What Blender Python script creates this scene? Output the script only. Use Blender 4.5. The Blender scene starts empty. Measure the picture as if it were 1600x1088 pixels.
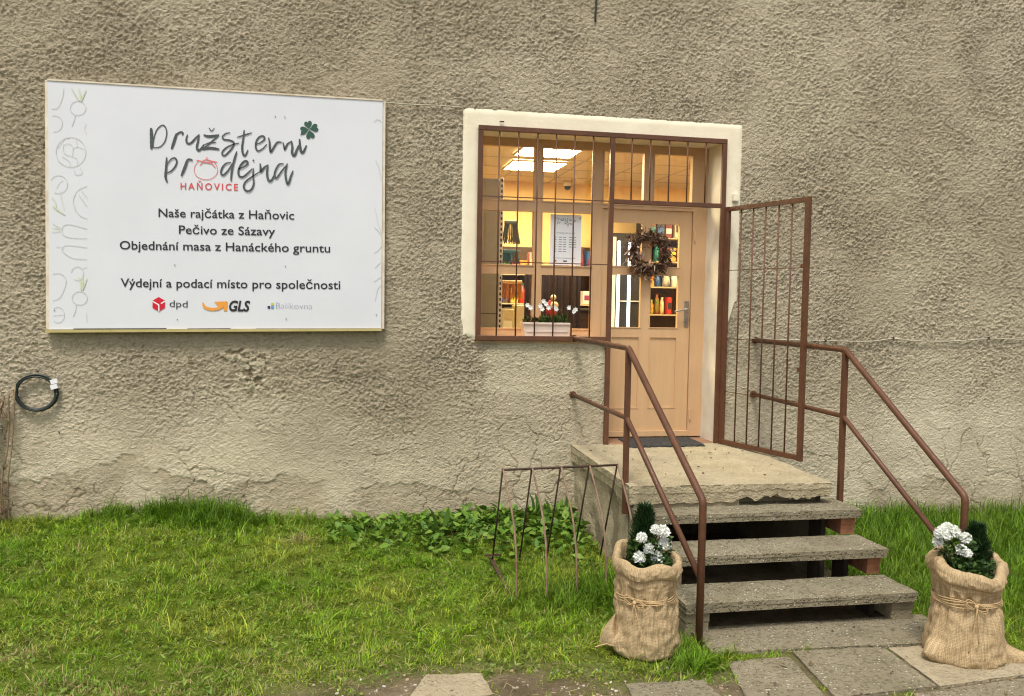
import bpy, math, random
import numpy as np
from mathutils import Vector, Matrix

SC = bpy.context.scene
COL = SC.collection
rnd = random.Random(7)
rng = np.random.default_rng(11)

# ------------------------------------------------------------------ camera, sky, sun, exposure
CAM_F, CAM_YAW, CAM_PITCH, CAM_ROLL = 1340.355, 0.1935, 0.0518, 0.0179
CAM_POS = np.array([0.0, -7.4062, 2.0524])
_cy, _sy, _cp, _sp = math.cos(CAM_YAW), math.sin(CAM_YAW), math.cos(CAM_PITCH), math.sin(CAM_PITCH)
FWD = np.array([_sy*_cp, _cy*_cp, -_sp]); _r = np.array([_cy, -_sy, 0.0]); _u = np.cross(_r, FWD)
RGT = math.cos(CAM_ROLL)*_r + math.sin(CAM_ROLL)*_u
UP = -math.sin(CAM_ROLL)*_r + math.cos(CAM_ROLL)*_u
cam = bpy.data.cameras.new('camera')
cam.sensor_width = 36.0; cam.lens = CAM_F/1600*36.0; cam.clip_start = 0.05; cam.clip_end = 500
camo = bpy.data.objects.new('camera', cam); COL.objects.link(camo)
M4 = Matrix.Identity(4)
for i in range(3):
    M4[i][0], M4[i][1], M4[i][2], M4[i][3] = RGT[i], UP[i], -FWD[i], CAM_POS[i]
camo.matrix_world = M4
SC.camera = camo

SUN_EL, SUN_AZ = math.radians(63), math.radians(205)      # azimuth clockwise from +Y
world = bpy.data.worlds.new('World'); SC.world = world; world.use_nodes = True
nt = world.node_tree; nt.nodes.clear()
sky = nt.nodes.new('ShaderNodeTexSky'); sky.sky_type = 'NISHITA'; sky.sun_disc = False
sky.sun_elevation = SUN_EL; sky.sun_rotation = SUN_AZ; sky.dust_density = 3.0; sky.air_density = 1.0
hsv = nt.nodes.new('ShaderNodeHueSaturation'); hsv.inputs['Saturation'].default_value = 0.22
bg = nt.nodes.new('ShaderNodeBackground'); bg.inputs['Strength'].default_value = 0.13
wo = nt.nodes.new('ShaderNodeOutputWorld')
nt.links.new(sky.outputs[0], hsv.inputs['Color']); nt.links.new(hsv.outputs[0], bg.inputs[0]); nt.links.new(bg.outputs[0], wo.inputs[0])
sun = bpy.data.lights.new('sun', 'SUN'); sun.energy = 1.95; sun.angle = math.radians(14); sun.color = (1.0, 0.945, 0.85)
suno = bpy.data.objects.new('sun', sun); COL.objects.link(suno)
sd = Vector((math.sin(SUN_AZ)*math.cos(SUN_EL), math.cos(SUN_AZ)*math.cos(SUN_EL), math.sin(SUN_EL)))
suno.rotation_euler = sd.to_track_quat('Z', 'Y').to_euler()
SC.view_settings.view_transform = 'Standard'; SC.view_settings.look = 'None'
SC.view_settings.exposure = 0.5; SC.view_settings.gamma = 1.0
SC.cycles.use_denoising = True; SC.cycles.filter_width = 1.15; SC.cycles.sample_clamp_indirect = 4.0

# ------------------------------------------------------------------ helpers
def at(px, py, Y):
    """the point at depth Y seen at a measured pixel of the 1600 x 1088 photograph"""
    d = FWD + (px-800)/CAM_F*RGT - (py-544)/CAM_F*UP
    return CAM_POS + d*((Y-CAM_POS[1])/d[1])

def hashg(ix, iy, seed):
    h = (ix.astype(np.int64)*374761393 + iy.astype(np.int64)*668265263 + seed*974634777) & 0xFFFFFFFF
    h = ((h ^ (h >> 13))*1274126177) & 0xFFFFFFFF
    return (h ^ (h >> 16)) & 0xFFFFFFFF
def perlin(x, y, seed=0):
    x = np.asarray(x, float); y = np.asarray(y, float)
    x0 = np.floor(x).astype(np.int64); y0 = np.floor(y).astype(np.int64)
    fx = x-x0; fy = y-y0
    u = fx*fx*fx*(fx*(fx*6-15)+10); v = fy*fy*fy*(fy*(fy*6-15)+10)
    def g(ix, iy, dx, dy):
        a = hashg(ix, iy, seed)/4294967295.0*2*math.pi
        return np.cos(a)*dx + np.sin(a)*dy
    n00 = g(x0, y0, fx, fy); n10 = g(x0+1, y0, fx-1, fy); n01 = g(x0, y0+1, fx, fy-1); n11 = g(x0+1, y0+1, fx-1, fy-1)
    return 1.45*((n00*(1-u)+n10*u)*(1-v) + (n01*(1-u)+n11*u)*v)
def fbm(x, y, seed=0, oct=4, gain=.5):
    s = 0; a = 1; t = 0
    for o in range(oct):
        s = s + a*perlin(x*2**o, y*2**o, seed+o*17); t += a; a *= gain
    return s/t
def voronoi_edge(x, y, seed=0):
    """distance-like measure to the nearest cell border"""
    x0 = np.floor(x).astype(np.int64); y0 = np.floor(y).astype(np.int64)
    f1 = np.full(x.shape, 9.0); f2 = np.full(x.shape, 9.0)
    for dx in (-1, 0, 1):
        for dy in (-1, 0, 1):
            cx = x0+dx; cy = y0+dy
            px = cx + hashg(cx, cy, seed)/4294967295.0; py = cy + hashg(cx, cy, seed+5)/4294967295.0
            d = np.hypot(px-x, py-y)
            m = d < f1
            f2 = np.where(m, f1, np.minimum(f2, d)); f1 = np.where(m, d, f1)
    return f2-f1
def sstep(a, b, x):
    t = np.clip((x-a)/(b-a), 0, 1); return t*t*(3-2*t)

ORIGIN = {}
def thing(name, label, cat, loc=(0, 0, 0), group=None, kind=None):
    o = bpy.data.objects.new(name, None); COL.objects.link(o)
    o.empty_display_size = .1; o.location = loc; o['label'] = label; o['category'] = cat
    if group: o['group'] = group
    if kind: o['kind'] = kind
    ORIGIN[o.name] = np.array(loc, float)
    return o
def tag(o, label, cat, group=None, kind=None):
    o['label'] = label; o['category'] = cat
    if group: o['group'] = group
    if kind: o['kind'] = kind
    return o
def structure(o): o['kind'] = 'structure'; return o
def copy_tree(o, parent=None):
    c = o.copy(); COL.objects.link(c)
    if parent is not None: c.parent = parent
    ORIGIN[c.name] = ORIGIN.get(o.name, np.zeros(3))
    for ch in list(o.children): copy_tree(ch, c)
    return c

def mesh_from(name, V, F, mat, parent=None, smooth=False, attrs=None, loc=None):
    """V (n,3) in world space; F list of tuples, or an (m,k) array, or a list of such arrays"""
    V = np.asarray(V, dtype=np.float64).reshape(-1, 3)
    org = np.zeros(3)
    if parent is not None: org = ORIGIN.get(parent.name, np.zeros(3))
    if loc is not None: org = np.array(loc, float)
    me = bpy.data.meshes.new(name)
    if isinstance(F, np.ndarray): F = [F]
    if len(F) and isinstance(F[0], np.ndarray):
        tot = np.concatenate([np.full(len(a), a.shape[1], dtype=np.int32) for a in F])
        idx = np.concatenate([a.reshape(-1) for a in F]).astype(np.int32)
    else:
        tot = np.array([len(f) for f in F], dtype=np.int32)
        idx = np.array([i for f in F for i in f], dtype=np.int32)
    me.vertices.add(len(V)); me.vertices.foreach_set('co', (V-org).astype(np.float32).reshape(-1))
    me.loops.add(len(idx)); me.loops.foreach_set('vertex_index', idx)
    me.polygons.add(len(tot))
    st = np.zeros(len(tot), dtype=np.int32); st[1:] = np.cumsum(tot)[:-1]
    me.polygons.foreach_set('loop_start', st)
    me.polygons.foreach_set('use_smooth', np.full(len(tot), bool(smooth)))
    me.update(calc_edges=True); me.validate()
    if attrs:
        for k, a in attrs.items():
            a = np.asarray(a, dtype=np.float32)
            if a.ndim == 1:
                at_ = me.attributes.new(k, 'FLOAT', 'POINT'); at_.data.foreach_set('value', a)
            else:
                at_ = me.attributes.new(k, 'FLOAT_COLOR', 'POINT')
                if a.shape[1] == 3: a = np.concatenate([a, np.ones((len(a), 1), np.float32)], 1)
                at_.data.foreach_set('color', a.reshape(-1))
    if mat is not None: me.materials.append(mat)
    o = bpy.data.objects.new(name, me); COL.objects.link(o)
    if parent is not None:
        o.parent = parent; ORIGIN[o.name] = org
    else:
        o.location = org; ORIGIN[o.name] = org
    return o

class MB:
    def __init__(s): s.v = []; s.f = []
    def add(s, V, F):
        n = len(s.v); s.v += [tuple(map(float, p)) for p in V]; s.f += [tuple(int(i)+n for i in f) for f in F]; return s
    def box(s, x0, x1, y0, y1, z0, z1, b=0.0):
        if x0 > x1: x0, x1 = x1, x0
        if y0 > y1: y0, y1 = y1, y0
        if z0 > z1: z0, z1 = z1, z0
        if b <= 0:
            return s.add([(x0,y0,z0),(x1,y0,z0),(x1,y1,z0),(x0,y1,z0),(x0,y0,z1),(x1,y0,z1),(x1,y1,z1),(x0,y1,z1)],
                  [(0,3,2,1),(4,5,6,7),(0,1,5,4),(1,2,6,5),(2,3,7,6),(3,0,4,7)])
        b = min(b, (x1-x0)*.45, (y1-y0)*.45, (z1-z0)*.45)
        V = []; ix = {}
        lo = (x0, y0, z0); hi = (x1, y1, z1)
        for c in range(8):
            sg = [(c >> k) & 1 for k in range(3)]
            for ax in range(3):
                p = []
                for k in range(3):
                    e = hi[k] if sg[k] else lo[k]
                    if k != ax: e += -b if sg[k] else b
                    p.append(e)
                ix[c, ax] = len(V); V.append(p)
        F = []
        cen = ((x0+x1)/2, (y0+y1)/2, (z0+z1)/2)
        def face(ids):
            a, bb, c = [np.array(V[i]) for i in ids[:3]]
            n = np.cross(bb-a, c-a)
            if n @ (np.mean([V[i] for i in ids], axis=0)-np.array(cen)) < 0: ids = ids[::-1]
            F.append(tuple(ids))
        for ax in range(3):
            o1, o2 = [k for k in range(3) if k != ax]
            for sd_ in (0, 1):
                cs = []
                for a, bq in ((0,0),(1,0),(1,1),(0,1)):
                    cs.append((sd_ << ax) | (a << o1) | (bq << o2))
                face([ix[c, ax] for c in cs])
        for ax in range(3):
            o1, o2 = [k for k in range(3) if k != ax]
            for a in (0, 1):
                for bq in (0, 1):
                    c0 = (a << o1) | (bq << o2); c1 = c0 | (1 << ax)
                    face([ix[c0, o1], ix[c1, o1], ix[c1, o2], ix[c0, o2]])
        for c in range(8): face([ix[c, 0], ix[c, 1], ix[c, 2]])
        return s.add(V, F)
    def tube(s, path, r, n=10, cap=True):
        P = [np.array(p, float) for p in path]; m = len(P)
        R = r if hasattr(r, '__len__') else [r]*m
        T = []
        for i in range(m):
            t = P[min(i+1, m-1)]-P[max(i-1, 0)]; T.append(t/(np.linalg.norm(t)+1e-12))
        up = np.array([0, 0, 1.]) if abs(T[0][2]) < .9 else np.array([1., 0, 0])
        nrm = np.cross(T[0], up); nrm /= np.linalg.norm(nrm)
        V = []; F = []
        for i in range(m):
            nrm = nrm - T[i]*(nrm@T[i]); nrm /= np.linalg.norm(nrm)+1e-12
            bn = np.cross(T[i], nrm)
            k = 1.0
            if 0 < i < m-1:
                a = P[i]-P[i-1]; b = P[i+1]-P[i]
                c = np.clip(a@b/(np.linalg.norm(a)*np.linalg.norm(b)+1e-12), -1, 1); k = 1/max(.6, math.cos(math.acos(c)/2))
            for j in range(n):
                th = 2*math.pi*j/n
                V.append(P[i]+R[i]*(math.cos(th)*nrm*1.0+math.sin(th)*bn*1.0)*(1 if k == 1 else (1+(k-1)*.7)))
        for i in range(m-1):
            for j in range(n):
                F.append((i*n+j, i*n+(j+1) % n, (i+1)*n+(j+1) % n, (i+1)*n+j))
        if cap:
            F.append(tuple(range(n))[::-1]); F.append(tuple((m-1)*n+j for j in range(n)))
        return s.add(V, F)
    def bar(s, a, b, w, h=None, up=(0, 0, 1)):
        h = h or w
        a = np.array(a, float); b = np.array(b, float); t = b-a; t /= np.linalg.norm(t)
        u = np.array(up, float)
        if abs(u@t) > .95: u = np.array([0, 1., 0])
        x = np.cross(t, u); x /= np.linalg.norm(x); y = np.cross(x, t)
        V = [p+sx*x*w/2+sy*y*h/2 for p in (a, b) for sx, sy in ((-1,-1),(1,-1),(1,1),(-1,1))]
        return s.add(V, [(0,1,2,3),(7,6,5,4),(0,4,5,1),(1,5,6,2),(2,6,7,3),(3,7,4,0)])
    def lathe(s, c, prof, n=20):
        c = np.array(c, float); V = []; F = []
        for r, z in prof:
            for j in range(n):
                th = 2*math.pi*j/n; V.append(c+np.array([r*math.cos(th), r*math.sin(th), z]))
        for i in range(len(prof)-1):
            for j in range(n): F.append((i*n+j, i*n+(j+1) % n, (i+1)*n+(j+1) % n, (i+1)*n+j))
        F.append(tuple(range(n))[::-1]); F.append(tuple((len(prof)-1)*n+j for j in range(n)))
        return s.add(V, F)
    def sphere(s, c, r, n=10, m=7, sc=(1, 1, 1)):
        prof = [(math.sin(math.pi*i/m), -math.cos(math.pi*i/m)) for i in range(m+1)]
        c = np.array(c, float); V = []; F = []
        for a, z in prof:
            for j in range(n):
                th = 2*math.pi*j/n; V.append(c+r*np.array([a*math.cos(th)*sc[0], a*math.sin(th)*sc[1], z*sc[2]]))
        for i in range(m):
            for j in range(n): F.append((i*n+j, i*n+(j+1) % n, (i+1)*n+(j+1) % n, (i+1)*n+j))
        return s.add(V, F)
    def build(s, name, mat, parent=None, smooth=False, loc=None):
        return mesh_from(name, s.v, s.f, mat, parent, smooth, loc=loc)

# ------------------------------------------------------------------ materials
def newmat(name):
    m = bpy.data.materials.new(name); m.use_nodes = True
    n = m.node_tree; return m, n, n.nodes['Principled BSDF']
def N(n, t, **kw):
    x = n.nodes.new(t)
    for k, v in kw.items():
        if k in x.inputs.keys(): x.inputs[k].default_value = v
        else: setattr(x, k, v)
    return x
def objcoord(n):
    return n.nodes.new('ShaderNodeTexCoord').outputs['Object']
def noise(n, scale, detail=6, rough=.6, vec=None, sx=None):
    t = N(n, 'ShaderNodeTexNoise', Scale=scale, Detail=detail, Roughness=rough)
    v = vec or objcoord(n)
    if sx:
        mp = n.nodes.new('ShaderNodeMapping'); mp.inputs['Scale'].default_value = sx
        n.links.new(v, mp.inputs[0]); v = mp.outputs[0]
    n.links.new(v, t.inputs['Vector'])
    return t.outputs['Fac']
def ramp(n, fac, a, b, ca, cb):
    r = n.nodes.new('ShaderNodeValToRGB'); e = r.color_ramp.elements
    e[0].position = a; e[1].position = b
    e[0].color = (*ca, 1) if hasattr(ca, '__len__') else (ca, ca, ca, 1); e[1].color = (*cb, 1) if hasattr(cb, '__len__') else (cb, cb, cb, 1)
    n.links.new(fac, r.inputs[0]); return r.outputs[0]
def mix(n, fac, a, b, typ='MIX'):
    m = n.nodes.new('ShaderNodeMix'); m.data_type = 'RGBA'; m.blend_type = typ
    for s, v in ((m.inputs[0], fac), (m.inputs[6], a), (m.inputs[7], b)):
        if hasattr(v, 'links') or isinstance(v, bpy.types.NodeSocket): n.links.new(v, s)
        elif hasattr(v, '__len__'): s.default_value = (*v, 1) if len(v) == 3 else v
        else: s.default_value = v
    return m.outputs[2]
def bump(n, bs, height, strength, dist):
    b = N(n, 'ShaderNodeBump', Strength=strength, Distance=dist); n.links.new(height, b.inputs['Height']); n.links.new(b.outputs[0], bs.inputs['Normal']); return b
def simple(name, col, rough=.6, metal=0, var=0.0, vscale=8, bstr=0, bscale=60, bdist=.004, col2=None, spec=None, sx=None):
    m, n, b = newmat(name)
    b.inputs['Base Color'].default_value = (*col, 1); b.inputs['Roughness'].default_value = rough; b.inputs['Metallic'].default_value = metal
    if spec is not None: b.inputs['Specular IOR Level'].default_value = spec
    if var or col2:
        c2 = col2 or tuple(max(0, c*(1-var)) for c in col)
        n.links.new(ramp(n, noise(n, vscale, sx=sx), .35, .68, col, c2), b.inputs['Base Color'])
        n.links.new(ramp(n, noise(n, vscale*2.3), .3, .7, max(0, rough-.08), min(1, rough+.1)), b.inputs['Roughness'])
    if bstr: bump(n, b, noise(n, bscale, sx=sx), bstr, bdist)
    return m
def emitter(name, col, s):
    m, n, b = newmat(name)
    b.inputs['Base Color'].default_value = (*col, 1); b.inputs['Emission Color'].default_value = (*col, 1); b.inputs['Emission Strength'].default_value = s
    return m
def attr_mat(name, attr, rough=.6, trans=0.0, bscale=0, bstr=.3):
    m, n, b = newmat(name)
    a = n.nodes.new('ShaderNodeAttribute'); a.attribute_name = attr
    n.links.new(a.outputs['Color'], b.inputs['Base Color']); b.inputs['Roughness'].default_value = rough
    b.inputs['Specular IOR Level'].default_value = .25
    if trans:
        tr = n.nodes.new('ShaderNodeBsdfTranslucent'); mx = n.nodes.new('ShaderNodeMixShader'); mx.inputs[0].default_value = trans
        n.links.new(a.outputs['Color'], tr.inputs[0]); out = n.nodes['Material Output']
        n.links.new(b.outputs[0], mx.inputs[1]); n.links.new(tr.outputs[0], mx.inputs[2]); n.links.new(mx.outputs[0], out.inputs[0])
    return m

# facade render: rough thrown plaster, stains, pale repairs
def facade_mat():
    m, n, b = newmat('rough plaster'); oc = objcoord(n)
    big = noise(n, .55, 4, .55, oc); mid = noise(n, 2.2, 6, .6, oc); fine = noise(n, 26, 6, .65, oc); grit = noise(n, 110, 4, .7, oc)
    c = mix(n, ramp(n, big, .36, .66, 0, 1), (.535, .46, .325), (.70, .615, .455))
    c = mix(n, ramp(n, mid, .44, .72, 0, .5), c, (.39, .32, .215))
    c = mix(n, ramp(n, noise(n, 5, 5, .6, oc, (1, 1, 2.2)), .52, .75, 0, .35), c, (.6, .52, .36))
    at_ = n.nodes.new('ShaderNodeAttribute'); at_.attribute_name = 'tone'
    sep = n.nodes.new('ShaderNodeSeparateColor'); n.links.new(at_.outputs['Color'], sep.inputs[0])
    c = mix(n, sep.outputs[0], c, (.72, .64, .455))        # pale repair render
    c = mix(n, sep.outputs[1], c, (.48, .405, .28))       # bare base coat where plaster fell off
    c = mix(n, sep.outputs[2], c, (.13, .095, .05))        # soot, cracks and damp
    c = mix(n, ramp(n, fine, .3, .7, .0, .28), c, (.22, .165, .085))
    c = mix(n, ramp(n, grit, .62, .72, 0, .35), c, (.6, .54, .4))
    n.links.new(c, b.inputs['Base Color']); b.inputs['Roughness'].default_value = .95; b.inputs['Specular IOR Level'].default_value = .1
    hm = N(n, 'ShaderNodeMath', operation='ADD'); n.links.new(fine, hm.inputs[0])
    g2 = N(n, 'ShaderNodeMath', operation='MULTIPLY'); g2.inputs[1].default_value = .85; n.links.new(grit, g2.inputs[0]); n.links.new(g2.outputs[0], hm.inputs[1])
    mg = N(n, 'ShaderNodeTexNoise', Scale=22.0, Detail=5.0, Roughness=.62, Distortion=1.1); mg.noise_type = 'RIDGED_MULTIFRACTAL'; mg.inputs['Lacunarity'].default_value = 2.2
    mp = n.nodes.new('ShaderNodeMapping'); mp.inputs['Scale'].default_value = (1, 1, 1.5); n.links.new(oc, mp.inputs[0]); n.links.new(mp.outputs[0], mg.inputs['Vector'])
    sm_ = N(n, 'ShaderNodeMath', operation='MULTIPLY'); sm_.inputs[1].default_value = .9; n.links.new(mg.outputs['Fac'], sm_.inputs[0])
    h2 = N(n, 'ShaderNodeMath', operation='ADD'); n.links.new(sm_.outputs[0], h2.inputs[0]); n.links.new(hm.outputs[0], h2.inputs[1])
    rg = n.nodes.new('ShaderNodeAttribute'); rg.attribute_name = 'rough'
    b1 = bump(n, b, h2.outputs[0], 1.0, .024); n.links.new(rg.outputs['Fac'], b1.inputs['Strength'])
    return m
def concrete_mat(name, c1, c2, speck, pale, moss=0.0):
    m, n, b = newmat(name); oc = n.nodes.new('ShaderNodeNewGeometry').outputs['Position']
    c = mix(n, ramp(n, noise(n, 3.2, 7, .65, oc), .35, .68, 0, 1), c1, c2)
    c = mix(n, ramp(n, noise(n, 14, 6, .65, oc), .45, .72, 0, .5), c, tuple(v*.62 for v in c1))
    v = N(n, 'ShaderNodeTexVoronoi', Scale=42.0); n.links.new(oc, v.inputs['Vector'])
    pick = ramp(n, v.outputs['Color'], .55, .66, 0, 1)
    dots = ramp(n, v.outputs['Distance'], .24, .42, speck, 0)
    dm0 = N(n, 'ShaderNodeMath', operation='MULTIPLY'); n.links.new(pick, dm0.inputs[0]); n.links.new(ramp(n, noise(n, 7, 5, .7, oc), .38, .6, .15, 1), dm0.inputs[1])
    dm = N(n, 'ShaderNodeMath', operation='MULTIPLY'); n.links.new(dm0.outputs[0], dm.inputs[0]); n.links.new(dots, dm.inputs[1])
    c = mix(n, dm.outputs[0], c, pale)
    if moss: c = mix(n, ramp(n, noise(n, 6, 6, .7, oc), .52, .7, 0, moss), c, (.09, .1, .03))
    n.links.new(c, b.inputs['Base Color']); b.inputs['Roughness'].default_value = .93; b.inputs['Specular IOR Level'].default_value = .15
    ad = N(n, 'ShaderNodeMath', operation='ADD'); n.links.new(noise(n, 45, 7, .7, oc), ad.inputs[0]); n.links.new(dots, ad.inputs[1])
    bump(n, b, ad.outputs[0], 1.0, .012)
    return m
def paint_metal():
    m, n, b = newmat('brown painted steel'); oc = n.nodes.new('ShaderNodeNewGeometry').outputs['Position']
    c = mix(n, ramp(n, noise(n, 9, 6, .7, oc), .4, .7, 0, 1), (.125, .052, .026), (.085, .036, .018))
    c = mix(n, ramp(n, noise(n, 34, 6, .78, oc), .57, .72, 0, .6), c, (.23, .11, .06))
    n.links.new(c, b.inputs['Base Color']); n.links.new(ramp(n, noise(n, 22, 4, .6, oc), .3, .7, .38, .62), b.inputs['Roughness']); b.inputs['Specular IOR Level'].default_value = .35
    bump(n, b, noise(n, 70, 4, .6, oc), .25, .002)
    return m
def burlap_mat():
    m, n, b = newmat('burlap'); oc = objcoord(n)
    tc = n.nodes.new('ShaderNodeUVMap')
    at_ = n.nodes.new('ShaderNodeAttribute'); at_.attribute_name = 'weave'
    def wv(scale, direction):
        w = N(n, 'ShaderNodeTexWave', Scale=scale, Distortion=3.0, Detail=3.0); w.inputs['Detail Scale'].default_value = 2.0
        w.wave_type = 'BANDS'; w.bands_direction = direction; n.links.new(at_.outputs['Color'], w.inputs['Vector']); return w.outputs['Fac']
    a, c_ = wv(40, 'X'), wv(40, 'Y')
    mm = N(n, 'ShaderNodeMath', operation='MAXIMUM'); n.links.new(a, mm.inputs[0]); n.links.new(c_, mm.inputs[1])
    s1 = noise(n, 9, 4, .6, at_.outputs['Color'], (1, 14, 1)); s2 = noise(n, 9, 4, .6, at_.outputs['Color'], (14, 1, 1))
    c = mix(n, ramp(n, noise(n, 5, 5, .6, oc), .35, .65, 0, 1), (.60, .46, .275), (.50, .37, .21))
    c = mix(n, ramp(n, s1, .4, .62, 0, .7), c, (.60, .455, .265)); c = mix(n, ramp(n, s2, .4, .62, 0, .6), c, (.30, .20, .10))
    c = mix(n, ramp(n, mm.outputs[0], .25, .8, .55, 0), c, (.2, .125, .055))
    n.links.new(c, b.inputs['Base Color']); b.inputs['Roughness'].default_value = .95; b.inputs['Specular IOR Level'].default_value = .1
    ad = N(n, 'ShaderNodeMath', operation='ADD'); n.links.new(mm.outputs[0], ad.inputs[0]); n.links.new(s1, ad.inputs[1])
    bump(n, b, ad.outputs[0], .5, .004)
    return m
def glass_mat():
    m, n, b = newmat('window glass'); n.nodes.remove(b)
    m.use_transparent_shadow = True
    out = n.nodes['Material Output']
    tr = n.nodes.new('ShaderNodeBsdfTransparent'); gl = N(n, 'ShaderNodeBsdfGlossy', Roughness=.015)
    fr = n.nodes.new('ShaderNodeMath'); fr.operation = 'MULTIPLY_ADD'; fr.inputs[1].default_value = .55; fr.inputs[2].default_value = .045
    lw = N(n, 'ShaderNodeLayerWeight', Blend=.5); pw = N(n, 'ShaderNodeMath', operation='POWER'); pw.inputs[1].default_value = 4.0; n.links.new(lw.outputs['Facing'], pw.inputs[0]); n.links.new(pw.outputs[0], fr.inputs[0]); mx = n.nodes.new('ShaderNodeMixShader')
    ns = N(n, 'ShaderNodeBump', Strength=.06, Distance=.02); n.links.new(noise(n, 3, 2), ns.inputs['Height']); n.links.new(ns.outputs[0], gl.inputs['Normal'])
    n.links.new(fr.outputs[0], mx.inputs[0]); n.links.new(tr.outputs[0], mx.inputs[1]); n.links.new(gl.outputs[0], mx.inputs[2]); n.links.new(mx.outputs[0], out.inputs[0])
    return m
def ground_mat():
    m, n, b = newmat('soil'); oc = objcoord(n)
    c = mix(n, ramp(n, noise(n, 2.5, 6, .65, oc), .35, .65, 0, 1), (.13, .10, .06), (.26, .205, .13))
    c = mix(n, ramp(n, noise(n, 18, 6, .7, oc), .45, .7, 0, .6), c, (.08, .06, .034))
    c = mix(n, ramp(n, noise(n, 60, 4, .7, oc), .62, .75, 0, .6), c, (.35, .29, .19))
    at_ = n.nodes.new('ShaderNodeAttribute'); at_.attribute_name = 'lawn'
    g = mix(n, ramp(n, noise(n, 25, 5, .7, oc), .35, .7, 0, 1), (.085, .125, .014), (.15, .19, .03))
    c = mix(n, at_.outputs['Fac'], c, g)
    n.links.new(c, b.inputs['Base Color']); b.inputs['Roughness'].default_value = 1.0; b.inputs['Specular IOR Level'].default_value = .05
    bump(n, b, noise(n, 40, 7, .7, oc), 1.0, .02)
    return m

MT = {}
MT['facade'] = facade_mat()
MT['surround'] = simple('cream plaster', (.86, .79, .61), .9, var=.0, col2=(.78, .70, .52), vscale=4, bstr=.4, bscale=30, bdist=.006, spec=.2)
MT['reveal'] = simple('white reveal plaster', (.80, .755, .64), .9, col2=(.68, .62, .49), vscale=3, bstr=.3, bscale=25, bdist=.005, spec=.2)
MT['steel'] = paint_metal()
MT['door'] = simple('beige door paint', (.60, .385, .20), .42, col2=(.555, .35, .18), vscale=3, bstr=.08, bscale=50, bdist=.002, sx=(6, 6, .6))
MT['frame'] = simple('beige frame paint', (.575, .365, .195), .5, col2=(.52, .325, .17), vscale=3, bstr=.1, bscale=50, bdist=.002, sx=(3, 3, 1))
MT['glass'] = glass_mat()
MT['landing'] = concrete_mat('landing concrete', (.50, .425, .28), (.38, .32, .2), .5, (.68, .6, .44), .12)
MT['step'] = concrete_mat('step concrete', (.31, .27, .185), (.21, .18, .115), 1.0, (.74, .68, .53), .4)
MT['block'] = concrete_mat('old wall concrete', (.33, .285, .19), (.24, .2, .125), .3, (.5, .45, .33), .2)
MT['cheek'] = concrete_mat('pale concrete', (.50, .43, .29), (.36, .3, .19), .3, (.66, .6, .46))
MT['paving'] = concrete_mat('paving concrete', (.31, .265, .18), (.215, .185, .12), .9, (.68, .62, .48), .3)
MT['palestone'] = concrete_mat('pale paving', (.46, .385, .26), (.33, .27, .17), .5, (.62, .55, .42))
MT['brick'] = simple('red brick', (.36, .15, .07), .95, col2=(.2, .085, .045), vscale=22, bstr=.7, bscale=70, bdist=.008)
MT['burlap'] = burlap_mat()
MT['twine'] = simple('jute twine', (.55, .39, .2), .95, col2=(.42, .29, .14), vscale=60, bstr=.4, bscale=200, bdist=.002)
MT['soil'] = simple('potting soil', (.03, .02, .012), 1, bstr=1, bscale=60, bdist=.02)
MT['sign'] = simple('white sign sheet', (.715, .73, .765), .42, col2=(.675, .69, .725), vscale=1.4, bstr=.10, bscale=2.2, bdist=.02, spec=.4)
MT['signedge'] = simple('cream board edge', (.78, .70, .56), .6, col2=(.6, .5, .36), vscale=9)
MT['batten'] = simple('yellowed batten', (.42, .36, .12), .6, col2=(.56, .45, .22), vscale=5, sx=(1, 4, 4))
MT['ink'] = simple('black ink', (.016, .018, .022), .45)
MT['brush'] = simple('charcoal brush ink', (.045, .058, .055), .5, col2=(.085, .1, .095), vscale=18)
MT['redink'] = simple('red ink', (.62, .07, .075), .5)
MT['pinkink'] = simple('tomato outline ink', (.68, .19, .18), .5)
MT['logored'] = simple('parcel red', (.62, .006, .03), .45)
MT['orange'] = simple('orange ink', (.80, .33, .05), .5)
MT['navy'] = simple('navy ink', (.02, .02, .10), .5)
MT['limeink'] = simple('lime ink', (.55, .56, .08), .5)
MT['blueink'] = simple('light blue ink', (.13, .32, .55), .5)
MT['greyink'] = simple('grey blue ink', (.29, .31, .42), .5)
MT['clover'] = simple('dark green ink', (.022, .085, .05), .5)
MT['veg'] = simple('faint vegetable line ink', (.615, .635, .60), .5)
MT['vegleaf'] = simple('faint green leaf ink', (.60, .65, .48), .5)
MT['whiteink'] = simple('white ink', (.8, .8, .82), .5)
MT['chrome'] = simple('brushed metal', (.55, .5, .43), .3, metal=1, var=.2, vscale=20)
MT['rubber'] = simple('dark rubber mat', (.022, .022, .02), .85, col2=(.045, .045, .04), vscale=30)
MT['rust'] = simple('rusty rod', (.07, .034, .02), .75, col2=(.035, .017, .011), vscale=14, bstr=.4, bscale=120, bdist=.003)
MT['rustlight'] = simple('worn rusty strip', (.30, .2, .13), .7, col2=(.15, .08, .05), vscale=12, bstr=.4, bscale=120, bdist=.003)
MT['blackcable'] = simple('black cable', (.012, .02, .016), .4, var=.2)
MT['whitecable'] = simple('off white cable', (.5, .45, .34), .6, var=.25)
MT['paper'] = simple('white paper', (.80, .81, .83), .7)
MT['petal'] = simple('white petals', (.86, .87, .83), .7, col2=(.80, .82, .74), vscale=60)
MT['planter'] = simple('cream plastic trough', (.72, .6, .5), .5, var=.08)
MT['leaf'] = attr_mat('leaf', 'tint', .5, .25)
MT['grass'] = attr_mat('grass blade', 'tint', .55, .3)
MT['twig'] = attr_mat('twig', 'tint', .8)
MT['ground'] = ground_mat()
MT['intwall'] = simple('yellow shop wall', (.86, .62, .26), .8, var=.05)
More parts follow.
